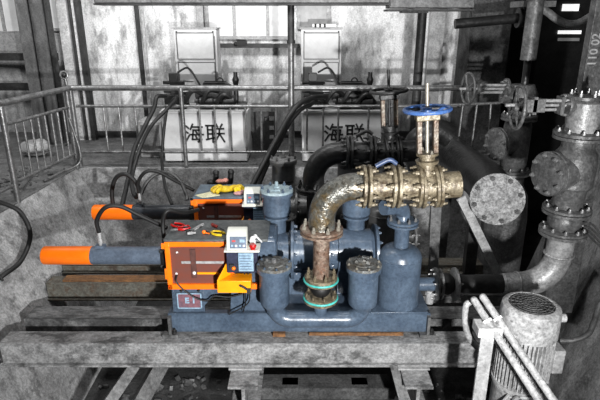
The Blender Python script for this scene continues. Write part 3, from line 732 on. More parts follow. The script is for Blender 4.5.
v2 = copy_tree(valve1, None, sw, cache); v2.location = valve1.location+V((-.11, DY, 0))
v2['label'] = 'dark gate valve on the black discharge pipe in front of second hydraulic unit'

# ================================================================== THINGS ON THE BENCHES
def pliers(x, y, z, rot, label, hm, L=.13, name='pliers'):
    t = thing(name, label, 'pliers', (x, y, z))
    R = Matrix.Rotation(rot, 3, 'Z'); o = V((x, y, z+.012))
    def q(a, b): return o+R @ V((a, b, 0))
    for s in (-1, 1):
        MB().tube(smooth([q(0, s*.008), q(.03, s*.03), q(.08, s*.036), q(L, s*.02)]), .0105, 8).build('handle', hm, t)
        MB().prism([q(-.0, s*.014)-V((0,0,.008)), q(-.02, s*.016)-V((0,0,.008)), q(-.06, s*.004)-V((0,0,.008)), q(-.06, 0)-V((0,0,.008)), q(0, 0)-V((0,0,.008))], (0, 0, .014)).build('jaw', M['steel_m'], t)
    return t
BZ = .922
def BP(u, v):  # point on front bench
    d = 200-v; zc = -FPX*math.sin(PITCH)+d*math.cos(PITCH); yc = FPX*math.cos(PITCH)+d*math.sin(PITCH); k = (BZ-CAMZ)/zc
    return k*(u-300), k*yc
x, y = BP(184, 228); pliers(x, y, BZ, 2.6, 'red handled pliers lying open at the left on the near bench', M['red'])
x, y = BP(178, 230); pliers(x, y, BZ, .4, 'second red handled pliers crossed with the first near the bench left edge', M['red'], .1)
x, y = BP(212, 233); pliers(x, y, BZ, -.5, 'yellow handled pliers in the middle of the near bench', M['yellow'], .12)
x, y = BP(216, 228); t = thing('screwdriver', 'dark screwdriver with red grip pointing at the control box', 'screwdriver', (x, y, BZ))
MB().tube([(x-.04, y+.05, BZ+.014), (x+.01, y, BZ+.014)], [.016, .013], 10).build('grip', mat('dark red grip', rgb(150,40,24), rgb(90,24,20), 8), t)
MB().cyl((x+.01, y, BZ+.014), (x+.085, y-.07, BZ+.008), .004, n=8).build('shaft', M['steel_d'], t)
x, y = BP(196, 229); t = thing('adjustable_wrench', 'steel adjustable wrench lying slanted on the near bench', 'wrench', (x, y, BZ))
R = Matrix.Rotation(1.15, 3, 'Z')
def q(a, b): return V((x, y, BZ+.002))+R @ V((a, b, 0))
MB().prism([q(-.05,-.012), q(.1,-.016), q(.12,0), q(.1,.016), q(-.05,.012)], (0,0,.012)).build('wrench_handle', M['steel_l'], t)
MB().prism([q(-.05,-.02), q(-.05,.02), q(-.09,.036), q(-.11,.03), q(-.08,.008), q(-.08,-.01), q(-.12,-.016), q(-.1,-.034)], (0,0,.016)).build('wrench_jaw', M['steel_m'], t)
x, y = BP(191, 235); tag(MB().lathe((x-.03, y, BZ+.014), (1,.3,0), [(0,.014),(.04,.014),(.045,.01),(.07,.01)], 12).build('socket', M['steel_l']), 'small steel socket beside the wrench at the bench front', 'socket')
x, y = BP(204, 234); tag(MB().sphere((x, y, BZ+.018), .018, 12, (1,.8,1)).cyl((x+.01,y,BZ+.012),(x+.05,y-.02,BZ+.012),.006,n=8).build('orange_plug', M['orange']), 'small orange plug between wrench and yellow pliers', 'plug')
# rear bench: paper, gloves, cloth
def BP2(u, v): return BP(u, v)
x, y = BP(208, 195); z = BZ
tag(MB().prism([(x-.13,y-.02,z), (x-.04,y-.10,z), (x+.13,y-.02,z), (x+.04,y+.12,z)], (0,0,.006)).build('paper', M['cream']), 'cream sheet of paper on the rear bench left of the gloves', 'paper')
x, y = BP(229, 192); t = thing('rubber_glove', 'crumpled yellow rubber gloves on the rear bench', 'gloves', (x, y, z+.0))
g_ = MB()
g_.sphere((x-.04, y, z+.035), .075, 14, (1.2,.8,.45)).sphere((x+.06, y+.03, z+.035), .07, 14, (1.1,.8,.5))
g_.build('palm', M['yellow'], t)
for k in range(5):
    a = 2.4+k*.45
    MB().tube(smooth([(x-.05, y, z+.035), (x-.05+math.cos(a)*.08, y+math.sin(a)*.07, z+.05), (x-.05+math.cos(a)*.14, y+math.sin(a)*.11, z+.02)]), [.022]*20+[.014], 8).build('finger', M['yellow'], t)
    a = -1.2+k*.45
    MB().tube(smooth([(x+.05, y, z+.035), (x+.05+math.cos(a)*.07, y+math.sin(a)*.07, z+.055), (x+.05+math.cos(a)*.12, y+math.sin(a)*.10, z+.02)]), [.020]*20+[.013], 8).build('finger', M['yellow'], t)
x, y = BP(221, 184); tag(MB().sphere((x, y, z+.03), .05, 12, (1.2,.8,.6)).sphere((x+.05,y+.02,z+.03), .035, 12).build('rag', M['flesh']), 'small pinkish rag behind the yellow gloves', 'rag')
x, y = BP(238, 195); tag(MB().sphere((x, y, z+.02), .035, 12, (1.4,.8,.6)).sphere((x+.04,y+.03,z+.02), .028, 12).build('rag', mat('rose cloth', rgb(205,160,160), rgb(160,110,112), 9, .8)), 'rose coloured scrap of cloth right of the yellow gloves', 'rag')

# twin black lever on rear wall (behind gloves)
t = thing('lever_valve', 'pair of black levers standing up behind the yellow gloves', 'valve', P(222, 190, 5.75))
for (u, v, u2, v2) in ((214, 190, 216, 173), (228, 190, 231, 172)):
    a = P(u, v, 5.75); b = P(u2, v2, 5.75)
    MB().tube(smooth([a, (a+b)/2+V((.01,0,0)), b]), [.05]*5+[.032]*16, 12).sphere(b, .038, 12).sphere(a+V((-.03,0,.08)), .05, 10).build('lever', M['black'], t)
MB().cyl(P(208, 191, 5.75), P(236, 191, 5.75), .045).bx(P(222,191,5.75).x-.05, P(222,191,5.75).x+.05, 5.70, 5.80, .9, P(222,191,5.75).z).build('lever_base', M['black'], t)
a = P(222, 191, 5.75)
MB().bx(a.x-.03, a.x+.03, 5.74, 5.78, .0, .9).build('stand', M['black'], t)

# ================================================================== HOSES
def hose(label, pts, r=.035, m='black', cat='hose', n=14):
    return tag(MB().tube(smooth(pts), r, n).build('hydraulic_hose', M[m]), label, cat)
hose('black hose dropping from first hydraulic unit to the rear orange cylinder, leftmost strand', [P(166, 96, 7.0), P(157, 97, 6.85), P(154, 108, 6.8), P(146, 124, 6.7), P(134, 150, 6.3), P(128, 180, 5.9), P(122, 206, 5.5)], .028)
hose('black hose running beside the leftmost strand down from the first hydraulic unit', [P(178, 98, 7.1), P(168, 108, 6.85), P(152, 125, 6.7), P(141, 146, 6.3), P(133, 172, 6.0), P(132, 186, 5.6), P(136, 197, 5.4), P(141, 190, 5.35)], .024)
hose('thin black hose hanging in front of the first tank left edge', [P(167, 108, 7.0), P(164, 130, 6.85), P(162, 160, 6.5), P(165, 185, 6.0), P(172, 205, 5.6)], .02)
hose('black looped hose arching above the rear orange cylinder', [P(113, 206, 5.35), P(112, 190, 5.35), P(116, 178, 5.35), P(124, 174, 5.35), P(132, 178, 5.35), P(138, 186, 5.35), P(141, 194, 5.33)], .023)
hose('black hose arching from cylinder fitting to the rear orange box', [P(141, 194, 5.3), P(147, 182, 5.35), P(157, 174, 5.4), P(170, 173, 5.4), P(180, 181, 5.4), P(186, 194, 5.35), P(187, 200, 5.3)], .021, 'hose_g')
hose('thick black hose slanting down left from second hydraulic unit past the round post', [P(330, 96, 7.35), P(312, 98, 7.0), P(298, 105, 6.8), P(288, 118, 6.7), P(276, 140, 6.4), P(264, 163, 6.1), P(252, 186, 5.9)], .034)
hose('black hose under the thick slanting one by the round post', [P(318, 103, 7.1), P(303, 108, 6.9), P(290, 122, 6.75), P(279, 143, 6.5), P(268, 163, 6.2), P(258, 186, 6.0)], .03)
hose('big black hose looping against the left concrete slope', [P(-8, 200, 4.9), P(8, 205, 5.0), P(20, 212, 5.05), P(29, 228, 5.0), P(29, 243, 4.95), P(20, 262, 4.8), P(5, 274, 4.6), P(-10, 284, 4.5)], .024)
hose('thin cable hanging near the loop on the left concrete slope', [P(-8, 276, 4.5), P(0, 277, 4.5), P(3, 281, 4.5)], .012)

# ================================================================== BEAMS
def channel(x0, x1, y0, y1, zt, zb, m, name, label, cat='beam', lip=.03):
    b = MB().bx(x0, x1, y0, y1, zt-.02, zt).bx(x0, x1, y0, y0+.02, zb, zt).bx(x0, x1, y0-.035, y1, zb-.02, zb+.0)
    return tag(b.build(name, M[m], bevel=.004), label, cat)
channel(-2.62, 2.1, 3.87, 4.06, -.003, -.205, 'beam', 'steel_channel', 'pale foremost steel channel spanning the pit under the nearest pump')
channel(-2.60, 2.1, 4.26, 4.5, -.003, -.16, 'beam2', 'steel_channel', 'stained steel channel just behind the foremost one')
channel(-2.72, 2.1, 4.97, 5.14, -.003, -.18, 'beamrust', 'steel_channel', 'greenish grey rusty channel beneath the front orange cylinder')
channel(-2.72, 2.1, 5.38, 5.6, .0, -.07, 'beamrust', 'steel_channel', 'brown rusty channel behind, under the rear pump')
tag(MB().bx(.08, .92, 3.985, 3.998, .0, .03).build('packing_strip', M['timber']), 'brown rusty packing strip below the middle of the near skid', 'packing strip')
tag(MB().bx(-.24, -.13, 3.965, 4.0, .0, .035).build('packing_block', M['timber']), 'small orange-brown packing block under the near skid', 'packing block')
tag(MB().bx(-2.55, -1.2, 5.0, 5.12, -.003, .018).build('timber_plank', M['timber']), 'brown plank lying on the channel beneath the front orange cylinder', 'plank')
# cross H beams under the front channel
for (u0, u1, lab) in ((228, 258, 'stub end of grey H-beam below the foremost channel, left of centre'), (405, 433, 'stub end of grey H-beam below the foremost channel, right of centre')):
    a = P(u0, 386, 3.6); b = P(u1, 386, 3.6); xm = (a.x+b.x)/2; w = (b.x-a.x)/2
    t = thing('cross_beam', lab, 'beam', (xm, 3.8, -.5))
    MB().bx(xm-w, xm+w, 3.58, 6.9, -.25, -.228).bx(xm-w, xm+w, 3.58, 6.9, -.55, -.53).build('beam_flange', M['beam'], t)
    MB().bx(xm-.015, xm+.015, 3.6, 6.9, -.53, -.25).build('web', M['beam'], t)
    MB().bx(xm-w-.02, xm+w+.02, 3.8, 3.86, -.228, -.215).build('weld_plate', M['steel_l'], t)
    MB().bx(xm-.08, xm+.08, 4.4, 4.56, PF, -.55).bx(xm-.08, xm+.08, 6.0, 6.16, PF, -.55).build('column', M['steel_d'], t)
t = thing('diagonal_brace', 'grey angle bar slanting down from the foremost channel right of centre', 'brace', P(380, 385, 3.9))
MB().prism([P(390, 366, 3.83), P(398, 366, 3.83), P(412, 404, 3.6), P(400, 404, 3.6)], (0, .02, 0)).prism([P(390, 366, 3.83), P(393, 366, 3.83), P(404, 404, 3.6), P(400, 404, 3.6)], (0, -.06, 0)).build('angle_bar', M['steel_m'], t)
for (u0, v0, u1, v1, y, y2, w, lab) in ((160, 366, 140, 402, 4.0, 3.7, .12, 'dark sloping bar under the foremost channel, third of the way across'), (134, 366, 108, 404, 4.0, 3.7, .09, 'grey sloping bar under the foremost channel, nearer the left slope')):
    a = P(u0, v0, y); b = P(u1, v1, y2); d = (b-a).normalized(); b = a+d*((PF-a.z)/d.z)
    tag(MB().tube([a, b], w*.75, 4).build('sloping_bar', M['steel_m']), lab, 'bar')
a = P(260, 386, 4.3)
tag(MB().bx(a.x, P(395, 386, 4.3).x, 4.25, 4.5, a.z-.14, a.z).bx(a.x+.2, a.x+.4, 4.3, 4.45, PF, a.z).bx(.5, .7, 4.3, 4.45, PF, a.z).build('sleeper', M['conc_d'], bevel=.02), 'rough concrete sleeper in the pit between the two H-beam ends', 'sleeper')
# rubble in the pit (uncountable)
mb = MB()
for k in range(420):
    x = random.uniform(-2.2, 2.2); y = random.uniform(3.0, 4.9); s = random.uniform(.015, .07)
    mb.box((x, y, PF+s*.3), (s*random.uniform(.6,1.6), s, s*.6), Euler((random.random(), random.random(), random.random()*3)).to_matrix())
o = mb.build('rubble', M['steel_m']); tag(o, 'scattered dark rubble and scraps over the pit floor', 'rubble'); o['kind'] = 'stuff'
mb = MB()
for k in range(110):
    y = random.uniform(4.8, 6.9); x = random.uniform(-3.9, LX(y)-.12); s = random.uniform(.012, .04)
    mb.box((x, y, WZ+.016+s*.25), (s*1.5, s, s*.4), Euler((random.random()*.4, random.random()*.4, random.random()*3)).to_matrix())
o = mb.build('ledge_debris', M['pgrey']); tag(o, 'pale scraps and grit littering the left ledge behind the bars', 'debris'); o['kind'] = 'stuff'
a = P(128/4+2, 140, 7.0)
tag(MB().sphere((P(34,141,7.6).x, 7.6, WZ+.13), .2, 14, (1.2,.8,.62)).sphere((P(40,141,7.6).x, 7.6, WZ+.15), .12, 12).build('sack', M['steel_l']), 'pale lumpy sack on the floor behind the left railing', 'sack')
tag(MB().prism([(-3.35,5.9,WZ+.005), (-3.3,5.9,WZ+.005), (-3.5,6.6,WZ+.005), (-3.58,6.6,WZ+.005)], (0,0,.04)).build('wood_scrap', M['steel_m']), 'flat strip of scrap lying on the left ledge', 'scrap')

# ================================================================== RIGHT HAND PIPEWORK
G, GL, GB = M['pgrey'], M['pgreyl'], M['boltg']
# header pipe running away from camera with blank end
hx, hz = P(497, 199, 4.6).x, P(497, 199, 4.6).z
t = thing('header_pipe', 'large dark header pipe closed by a pale speckled bolted lid', 'pipe', (hx, 5.5, hz-.25))
ax = V((-.28, -1, .12)).normalized()
tip = V((hx, 4.6, hz))
MB().tube([tip-ax*.02, tip-ax*.2, (hx+.08, 5.2, hz+.0), (hx+.06, 6.0, hz), (hx, 6.9, hz)], .215, 36).build('barrel', M['pblack'], t)
flange(t, tip-ax*.03, ax, .235, .03, M['pblack'], 0, name='collar')
flange(t, tip+ax*.01, ax, .245, .035, M['lid_l'], 8, .024, .04, M['steel_d'], name='blank_flange')
MB().tube(smooth([(1.45, 6.2, hz-.1), (1.38, 6.1, hz+.1), (1.4, 6.0, hz+.26), (1.6, 6.0, hz+.36), (hx-.1, 6.0, hz+.3)]), .14, 24).build('branch', M['pblack'], t)
MB().bx(hx-.06, hx+.1, 6.3, 6.45, PF, hz-.2).build('support', M['steel_d'], t)
MB().bx(hx+.02, hx+.14, 5.3, 5.4, PF, hz-.2).build('support', M['steel_d'], t)

def tee(t, c, axis, L, R, fr, m, nb=8, br=.02):
    a = V(axis).normalized(); c = V(c)
    MB().cyl(c, c+a*L, R, n=32).build('side_branch', m, t)
    flange(t, c+a*(L-.03), a, fr, .035, m, 0, name='branch_flange')
    flange(t, c+a*(L+.012), a, fr, .03, m, nb, br, .03, GB, name='blank_flange')

# T1 : farther vertical pipe
X, Y = P(516, 140, 6.0).x, 6.0
t = thing('valve_riser', 'farther vertical pipe with side blank flange behind the speckled lid', 'pipe', (X, Y, -.3))
MB().lathe((X, Y, PF), (0,0,1), [(0,.25),(1.5,.25),(1.8,.22),(1.95,.15),(2.07,.15)], 36).build('lower_pipe', G, t)
flange(t, (X, Y, .93), (0,0,1), .2, .03, GL, 8, .018, .035, GB)
flange(t, (X, Y, .965), (0,0,1), .2, .03, G, 8, .018, .035, GB)
MB().lathe((X, Y, .97), (0,0,1), [(0,.13),(.08,.15),(.12,.155),(.52,.155),(.6,.14)], 32).build('tee_body', G, t)
tee(t, (X, Y, 1.30), (-.95, -.32, 0), .27, .14, .19, G, 8, .018)
flange(t, (X, Y, 1.58), (0,0,1), .2, .03, G, 8, .018, .035, GB)
t = thing('side_gate_valve', 'farther gate valve lying on its side, small handwheel at far left', 'valve', (X, Y, 1.6))
flange(t, (X, Y, 1.615), (0,0,1), .2, .03, G, 8, .016, .03, GB)
MB().lathe((X, Y, 1.63), (0,0,1), [(0,.12),(.1,.16),(.24,.17),(.34,.12)], 28).cyl((X, Y, 1.8), (X-.22, Y-.02, 1.86), .1).build('body', G, t)
zz = 1.92; wx = P(468, 90, 6.0).x
flange(t, (X-.2, Y-.02, zz), (-1,0,0), .12, .03, G, 6, .014, .03, GB, name='bonnet_flange')
for dz, dy in ((.045, -.04), (-.045, .04)): MB().cyl((X-.2, Y+dy, zz+dz), (wx+.12, Y+dy, zz+dz), .016).build('yoke_rod', GL, t)
MB().cyl((X-.2, Y, zz), (wx-.1, Y, zz), .015).build('stem', GL, t)
MB().cyl((wx-.1, Y, zz), (P(405, 88, 6.3).x, 6.0, zz-.01), .012).build('stem_extension', M['steel_d'], t)
def wheelx(t, c, axis, R, m, r=.014, sp=4):
    x, y, a = basis(axis); c = V(c); w = MB().ring(c, axis, R, r, 40, 8)
    w.lathe(c-a*.03, a, [(0,.03),(.06,.03)], 16)
    for k in range(sp):
        an = 2*PI*k/sp+.5; d = x*math.cos(an)+y*math.sin(an)
        w.tube([c+d*.02, c+d*.5*R+a*.01, c+d*R], .011, 8)
    return w.build('handwheel', m, t)
wheelx(t, (wx, Y, zz), (-1, -.12, 0), .175, M['pgrey'])
MB().cyl((wx+.1, Y, zz), (wx+.13, Y, zz), .06).build('yoke_plate', G, t)
t = thing('drop_pipe', 'shiny grey vertical pipe hanging above the farther gate valve', 'pipe', (2.55, 6.0, 2.2))
c = P(528, 60, 6.0)
MB().cyl(c, (c.x, 6.0, 5.6), .085, n=28).build('shaft', M['pgrey'], t)
MB().lathe((c.x, 6.0, c.z+.62), (0,0,1), [(0,.1),(.04,.1)], 28).build('collar', G, t)
MB().cyl((c.x, 6, 1.95), c, .04).build('reducer', M['pblack'], t)

# T2 : nearer vertical pipe
X, Y = P(562, 235, 4.2).x, 4.2
t = thing('suction_riser', 'nearer vertical grey pipe of tees and flanges bending to the air vessel', 'pipe', (X, Y, .2))
zh = .40
# horizontal from vessel flange
flange(t, (1.265, Y, zh), (-1,0,0), .14, .022, M['steel_m'], 8, .013, .03, GB)
MB().lathe((1.26, Y, zh), (1,0,0), [(0,.06),(.03,.09),(.07,.1),(.1,.09),(.13,.06)], 28).build('rubber_joint', M['black'], t)
flange(t, (1.40, Y, zh), (1,0,0), .15, .024, GL, 8, .013, .03, GB)
xe = X-.30
MB().cyl((1.40, Y, zh), (xe-.14, Y, zh), .085, n=28).build('run_pipe', M['pblack'], t)
MB().lathe((xe-.17, Y, zh), (1,0,0), [(0,.09),(.02,.098),(.14,.105),(.17,.11)], 28).ring((xe-.03, Y, zh), (1,0,0), .108, .01).ring((xe-.15, Y, zh), (1,0,0), .092, .008).build('weld_sleeve', GL, t)
pts = [(xe-.02, Y, zh)]+[(xe+.3*math.sin(a), Y, zh+.3-.3*math.cos(a)) for a in [i*PI/2/10 for i in range(0, 11)]]+[(X, Y, .90)]
MB().tube(pts, .112, 32).build('elbow', GL, t)
MB().ring((X, Y, zh+.30), (0,0,1), .116, .012).build('weld_ring', GL, t)
flange(t, (X, Y, .90), (0,0,1), .195, .03, G, 10, .018, .035, GB)
flange(t, (X, Y, .932), (0,0,1), .195, .025, G, 10, .018, .03, GB)
MB().lathe((X, Y, .94), (0,0,1), [(0,.11),(.04,.13),(.08,.14),(.12,.13),(.15,.11)], 30).build('rubber_joint', G, t)
flange(t, (X, Y, 1.10), (0,0,1), .195, .028, G, 10, .018, .035, GB)
flange(t, (X, Y, 1.132), (0,0,1), .195, .025, G, 10, .018, .03, GB)
MB().lathe((X, Y, 1.14), (0,0,1), [(0,.12),(.16,.13),(.2,.165),(.36,.17),(.48,.16),(.52,.13),(.63,.125)], 34).build('tee_body', GL if False else G, t)
tee(t, (X, Y, 1.46), (-.95, -.32, 0), .25, .15, .185, G, 8, .02)
flange(t, (X, Y, 1.75), (0,0,1), .205, .03, G, 10, .018, .035, GB)
t = thing('side_gate_valve', 'nearer gate valve lying on its side with large handwheel, beside the right pillar', 'valve', (X, Y, 1.8))
flange(t, (X, Y, 1.782), (0,0,1), .205, .03, G, 10, .018, .03, GB)
MB().lathe((X, Y, 1.79), (0,0,1), [(0,.12),(.05,.12),(.12,.13),(.24,.12),(.27,.08)], 30).build('body', GL, t)
zz = 2.01
MB().cyl((X, Y, zz-.03), (X-.15, Y, zz), .07).build('bonnet', G, t)
flange(t, (X-.14, Y, zz), (-1,0,0), .09, .03, G, 4, .014, .04, GB, name='bonnet_flange')
flange(t, (X-.02, Y-.01, 2.07), (0,0,1), .12, .03, G, 6, .014, .05, GB, name='bonnet_flange')
wx = P(518, 105, 4.2).x
for dz, dy in ((.04, -.03), (-.04, .03)): MB().cyl((X-.14, Y+dy, zz+dz), (wx+.12, Y+dy, zz+dz), .014).build('yoke_rod', GL, t)
MB().box((X-.42, Y, zz), (.03, .1, .14)).build('yoke_plate', G, t)
MB().box((X-.2, Y, zz), (.03,.1,.14)).build('yoke_plate', G, t)
MB().cyl((X-.12, Y, zz), (wx-.1, Y, zz), .013).build('stem', GL, t)
wheelx(t, (wx, Y, zz-.02), (-1, .07, .03), .17, M['pgrey'])
MB().bx(wx+.02, wx+.2, Y-.05, Y+.05, zz-.05, zz+.05).build('nut_housing', G, t)
# extra stacked flange behind at the farther top
# pillar
a = P(597, 0, 4.7)
t = thing('steel_pillar', 'grey steel pillar with faint white stencilled figures at right edge', 'pillar', (a.x+.15, 4.8, .3))
MB().bx(a.x, a.x+.3, 4.7, 4.72, 1.0, 5.5).bx(a.x, a.x+.02, 4.72, 4.8, 1.0, 5.5).bx(a.x+.28, a.x+.3, 4.72, 4.8, 1.0, 5.5).build('shaft', M['pgrey'], t, bevel=.004)
MB().bx(a.x+.0, a.x+.3, 4.7, 4.9, -.2, 1.0).build('plinth', M['conc_d'], t)
text_obj('110 02', .10, M['steel_l'], 'lettering', t, (a.x+.05, 4.697, P(590, 50, 4.7).z), (PI/2, -PI/2, 0), bold=.002)
# white sign slots given their own glow, and dark machinery upper right
for (u0, u1, v0, v1, lab) in ((563, 580, 4, 11, 'upper bright slot in the dark recess at upper right'), (559, 582, 30.5, 34, 'middle thin bright slot in the dark recess'), (559, 580, 38, 41, 'lowest dim slot in the dark recess')):
    a = P(u0, v1, 8.5); b = P(u1, v0, 8.5)
    tag(MB().bx(a.x, b.x, 8.51, 8.55, a.z, b.z).build('glow_sign', M['glass2'] if 'dim' in lab else M['lit']), lab, 'light')
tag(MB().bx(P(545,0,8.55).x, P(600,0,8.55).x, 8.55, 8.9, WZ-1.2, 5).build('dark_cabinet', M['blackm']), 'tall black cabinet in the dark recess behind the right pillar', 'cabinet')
hose('grey corrugated hose curving above the bright slots at upper right', [P(520, -200, 6.6), P(526, -40, 6.6), P(538, 1, 6.6), P(550, 14, 6.6), P(562, 22, 6.6), P(573, 24, 6.6), P(583, 21, 6.6), P(600, 10, 6.6)], .045, 'pgreyl')
t = thing('cross_pipe', 'dark horizontal pipe with end flange high in the recess', 'pipe', P(500, 22, 6.8))
MB().cyl(P(455, 24, 6.8), P(519, 18, 6.8), .06).build('shaft', M['pblack'], t)
MB().cyl(P(470, 22, 6.8), (P(470, 22, 6.8).x, 6.8, 5.6), .012).build('hanger_rod', M['steel_d'], t)
flange(t, P(519, 18, 6.8), (1,0,0), .12, .04, M['steel_d'], 6, .014, .03, M['steel_m'])
for (u, v0, lab) in ((480, 40, 'dim concrete pier left in the dark recess'),):
    a = P(472, 20, 8.0); b = P(512, 20, 8.0)
    tag(MB().bx(a.x, b.x, 8.0, 8.6, -.2, 3.4).build('pier', M['conc_d']), lab, 'pier')
a = P(522, 5, 6.4)
tag(MB().bx(P(520,5,6.4).x, P(552,5,6.4).x, 6.3, 6.7, P(0,7,6.4).z, P(0,1,6.4).z).build('pipe_clamp', M['steel_m']), 'grey bracket gripping the vertical drop pipe at the top', 'bracket')
# diagonal struts (flat bars) behind the vessel
t = thing('diagonal_strut', 'pale flat bar slanting down right below the speckled lid', 'strut', P(503, 280, 5.0))
a, b = P(461, 198, 4.75), P(503, 284, 4.9)
d = (b-a).normalized(); s = d.cross(V((0,-1,0))).normalized()*.045
MB().prism([a-s, a+s, b+s, b-s], (0, .02, 0)).prism([a+s*.8, a+s, b+s, b+s*.8], (0, -.05, 0)).build('flat_bar', M['steel_l'], t)
t = thing('upright_strut', 'grey upright flat bar just right of the air vessel', 'strut', P(432, 290, 4.9))
a, b = P(437, 196, 4.75), P(432, 296, 4.85)
MB().prism([a-V((.05,0,0)), a+V((.05,0,0)), b+V((.05,0,0)), b-V((.05,0,0))], (0,.02,0)).build('flat_bar', M['steel_m'], t)
# long pale light-edged floor beams right
channel(1.12, 2.3, 4.65, 4.85, .02, -.12, 'beam2', 'steel_channel', 'dark short channel right of the air vessel behind the motor')
t = thing('bent_guard_bar', 'bent round bar hoop on the right concrete slope', 'bar', P(592, 340, 4.0))
MB().tube(smooth([P(612, 290, 4.0), P(600, 305, 4.0), P(594, 322, 4.0), P(588, 334, 4.0), P(575, 340, 4.02), P(560, 341, 4.05)]), .025, 12).build('hoop', M['steel_m'], t)
# cable snarl by flanges on the right slope
for k in range(4):
    hose(['upper','second','third','lowest'][k]+' thin wire draped over the right slope beside the flanges', [P(578, 226+4*k, 4.6), P(586, 222+4*k, 4.7), P(594, 226+5*k, 4.8), P(602, 236+4*k, 4.8)], .010, 'steel_m', 'wire')

# ================================================================== FRONT RIGHT MOTOR
X, Y = 1.62, 3.2
t = thing('electric_motor', 'grey vertical finned electric motor at the front right', 'motor', (X, Y, PF))
MB().lathe((X, Y, .565), (0,0,1), [(0,.2),(.175,.2),(.205,.193),(.22,.17),(.22,.155),(.205,.15)], 48, cap=False).build('fan_cover', M['motor'], t, )
gr = MB().lathe((X, Y, .765), (0,0,1), [(0,.155),(.012,.153)], 40)
for k in range(5): gr.ring((X, Y, .782), (0,0,1), .03+.027*k, .005, 32, 6)
for k in range(8):
    a = PI*k/8; d = V((math.cos(a), math.sin(a), 0))*.15; gr.cyl(V((X,Y,.782))-d, V((X,Y,.782))+d, .004, n=6)
gr.build('fan_grille', M['motor_t'], t)
MB().cyl((X+.19, Y-.02, .68), (X+.24, Y-.02, .68), .03).build('cover_screw', M['motor'], t)
MB().lathe((X, Y, .16), (0,0,1), [(0,.16),(.42,.16),(.42,.19),(.44,.19)], 40).build('stator', M['motor'], t)
for k in range(40):
    a = 2*PI*k/40
    MB().box((X+math.cos(a)*.175, Y+math.sin(a)*.175, .365), (.035, .007, .40), Matrix.Rotation(a, 3, 'Z')).build('fin', M['motor'], t)
MB().lathe((X, Y, -.35), (0,0,1), [(0,.24),(.05,.24),(.06,.19),(.46,.185),(.49,.2),(.52,.2)], 44).build('end_bell', M['motor'], t)
MB().lathe((X, Y, PF), (0,0,1), [(0,.32),(.05,.32),(.1,.22),(.6,.22),(.74,.26),(.8,.26)], 40).build('pump_casing', M['motor'], t)
MB().bx(X+.17, X+.25, Y-.1, Y+.04, .27, .46).bx(X+.15, X+.17, Y-.08, Y+.02, .29, .44).build('terminal_box', M['steel_l'], t, bevel=.008)
MB().ring((X-.09, Y-.19, .12), (0,1,0), .03, .007, 20, 8).ring((X+.11, Y-.17, .2), (0,1,0), .028, .007, 20, 8).build('eye_bolt', M['steel_m'], t)
MB().tube(smooth([(X-.13, Y-.15, .14), (X-.19, Y-.15, .0), (X-.16, Y-.17, -.2)]), .012, 8).tube(smooth([(X-.13,Y-.16,.12),(X,Y-.22,.15),(X+.05,Y-.2,.02)]), .008, 8).build('lead', M['steel_l'], t)

# bracket post and strapped pipes
t = thing('pipe_stand', 'white steel stand carrying the two slanting pipes beside the motor', 'stand', (1.3, 2.98, PF))
a = P(480, 334, 2.98); b = P(498, 334, 2.98)
MB().bx(a.x+.01, b.x-.02, 2.98, 3.0, PF, a.z+.02).bx(b.x-.04, b.x-.02, 3.0, 3.08, PF, a.z+.02).bx(a.x-.04, b.x+.06, 3.0, 3.1, PF, PF+.02).build('upright', M['steel_l'], t, bevel=.003)
MB().bx(a.x-.03, b.x+.01, 2.93, 3.06, a.z+.0, a.z+.07).build('head_block', M['frame_w'], t, bevel=.006)
for i, (u0, v0, u1, v1, lab) in enumerate(((474, 300, 541, 404, 'left of the two slanting grey pipes crossing in front of the motor'), (483, 297, 556, 404, 'right of the two slanting grey pipes crossing in front of the motor'))):
    a = P(u0, v0, 3.12); b = P(u1, v1, 2.6); d = (b-a).normalized()
    e = a+d*((PF+.03-a.z)/d.z)
    t = thing('slanting_pipe', lab, 'pipe', e, 'slanting pipes on the stand')
    MB().tube([a, e], .024, 18).sphere(a, .025, 12).build('tube', M['motor'], t)
    c = a+d*((b-a).length*.22)
    MB().cyl(c-d*.008, c+d*.008, .032, n=18).build('strap', M['platew'], t)
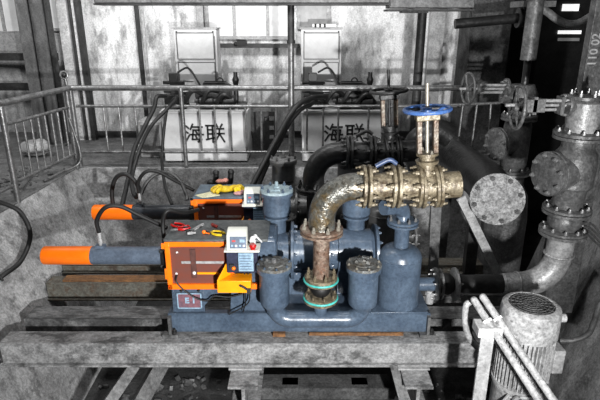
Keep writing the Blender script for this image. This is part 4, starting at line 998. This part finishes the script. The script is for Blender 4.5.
hose('grey coiled hose hanging behind the tops of the slanting pipes', [P(470, 302, 3.2), P(466, 306, 3.2), P(465, 320, 3.2), P(468, 335, 3.2), P(476, 346, 3.2), P(484, 350, 3.2)], .022, 'pgreyl')
hose('dark loop of hose inside the grey coil beside the pipe stand', [P(471, 318, 3.3), P(470, 332, 3.3), P(476, 344, 3.3), P(484, 346, 3.3), P(487, 336, 3.3)], .016, 'steel_d')

# ================================================================== LIGHT
w = bpy.data.worlds.new('world'); sc.world = w; w.use_nodes = True
w.node_tree.nodes['Background'].inputs[0].default_value = (.9, .95, 1, 1); w.node_tree.nodes['Background'].inputs[1].default_value = .028
def light(name, kind, loc, energy, target=None, **kw):
    l = bpy.data.lights.new(name, kind); l.energy = energy
    for k, v in kw.items(): setattr(l, k, v)
    o = bpy.data.objects.new(name, l); COL.objects.link(o); o.location = loc
    if target is not None: o.rotation_euler = (V(target)-V(loc)).to_track_quat('-Z', 'Y').to_euler()
    return o
light('work_lamp', 'SPOT', (.9, -.4, 1.65), 1900, (-1.7, 8, 2.3), spot_size=math.radians(112), spot_blend=.9, shadow_soft_size=.07)
light('front_fill', 'AREA', (.3, 2.6, 4.9), 50, (.3, 4.6, 0), shape='RECTANGLE', size=2.0, size_y=.8)  # unseen overhead fill added to lift the foreground
light('wall_fill', 'AREA', (-.9, 5.4, 4.6), 190, (-1.0, 9, 1.7), shape='RECTANGLE', size=3.0, size_y=.6)  # added fill, evens out the work lamp's falloff on the back wall
light('left_wall_fill', 'AREA', (-4.6, 5.6, 4.2), 90, (-3.8, 9, 1.6), shape='RECTANGLE', size=1.5, size_y=1.0)  # added fill for the upper left wall, not set at a window

cam = bpy.data.cameras.new('camera'); cam.sensor_width = 36; cam.lens = FPX/600*36
co = bpy.data.objects.new('camera', cam); COL.objects.link(co); co.location = (0, 0, CAMZ); co.rotation_euler = (PI/2-PITCH, 0, 0)
cam.clip_start = .05
sc.camera = co
sc.view_settings.view_transform = 'Standard'; sc.view_settings.look = 'None'; sc.view_settings.gamma = 1
sc.view_settings.exposure = 0
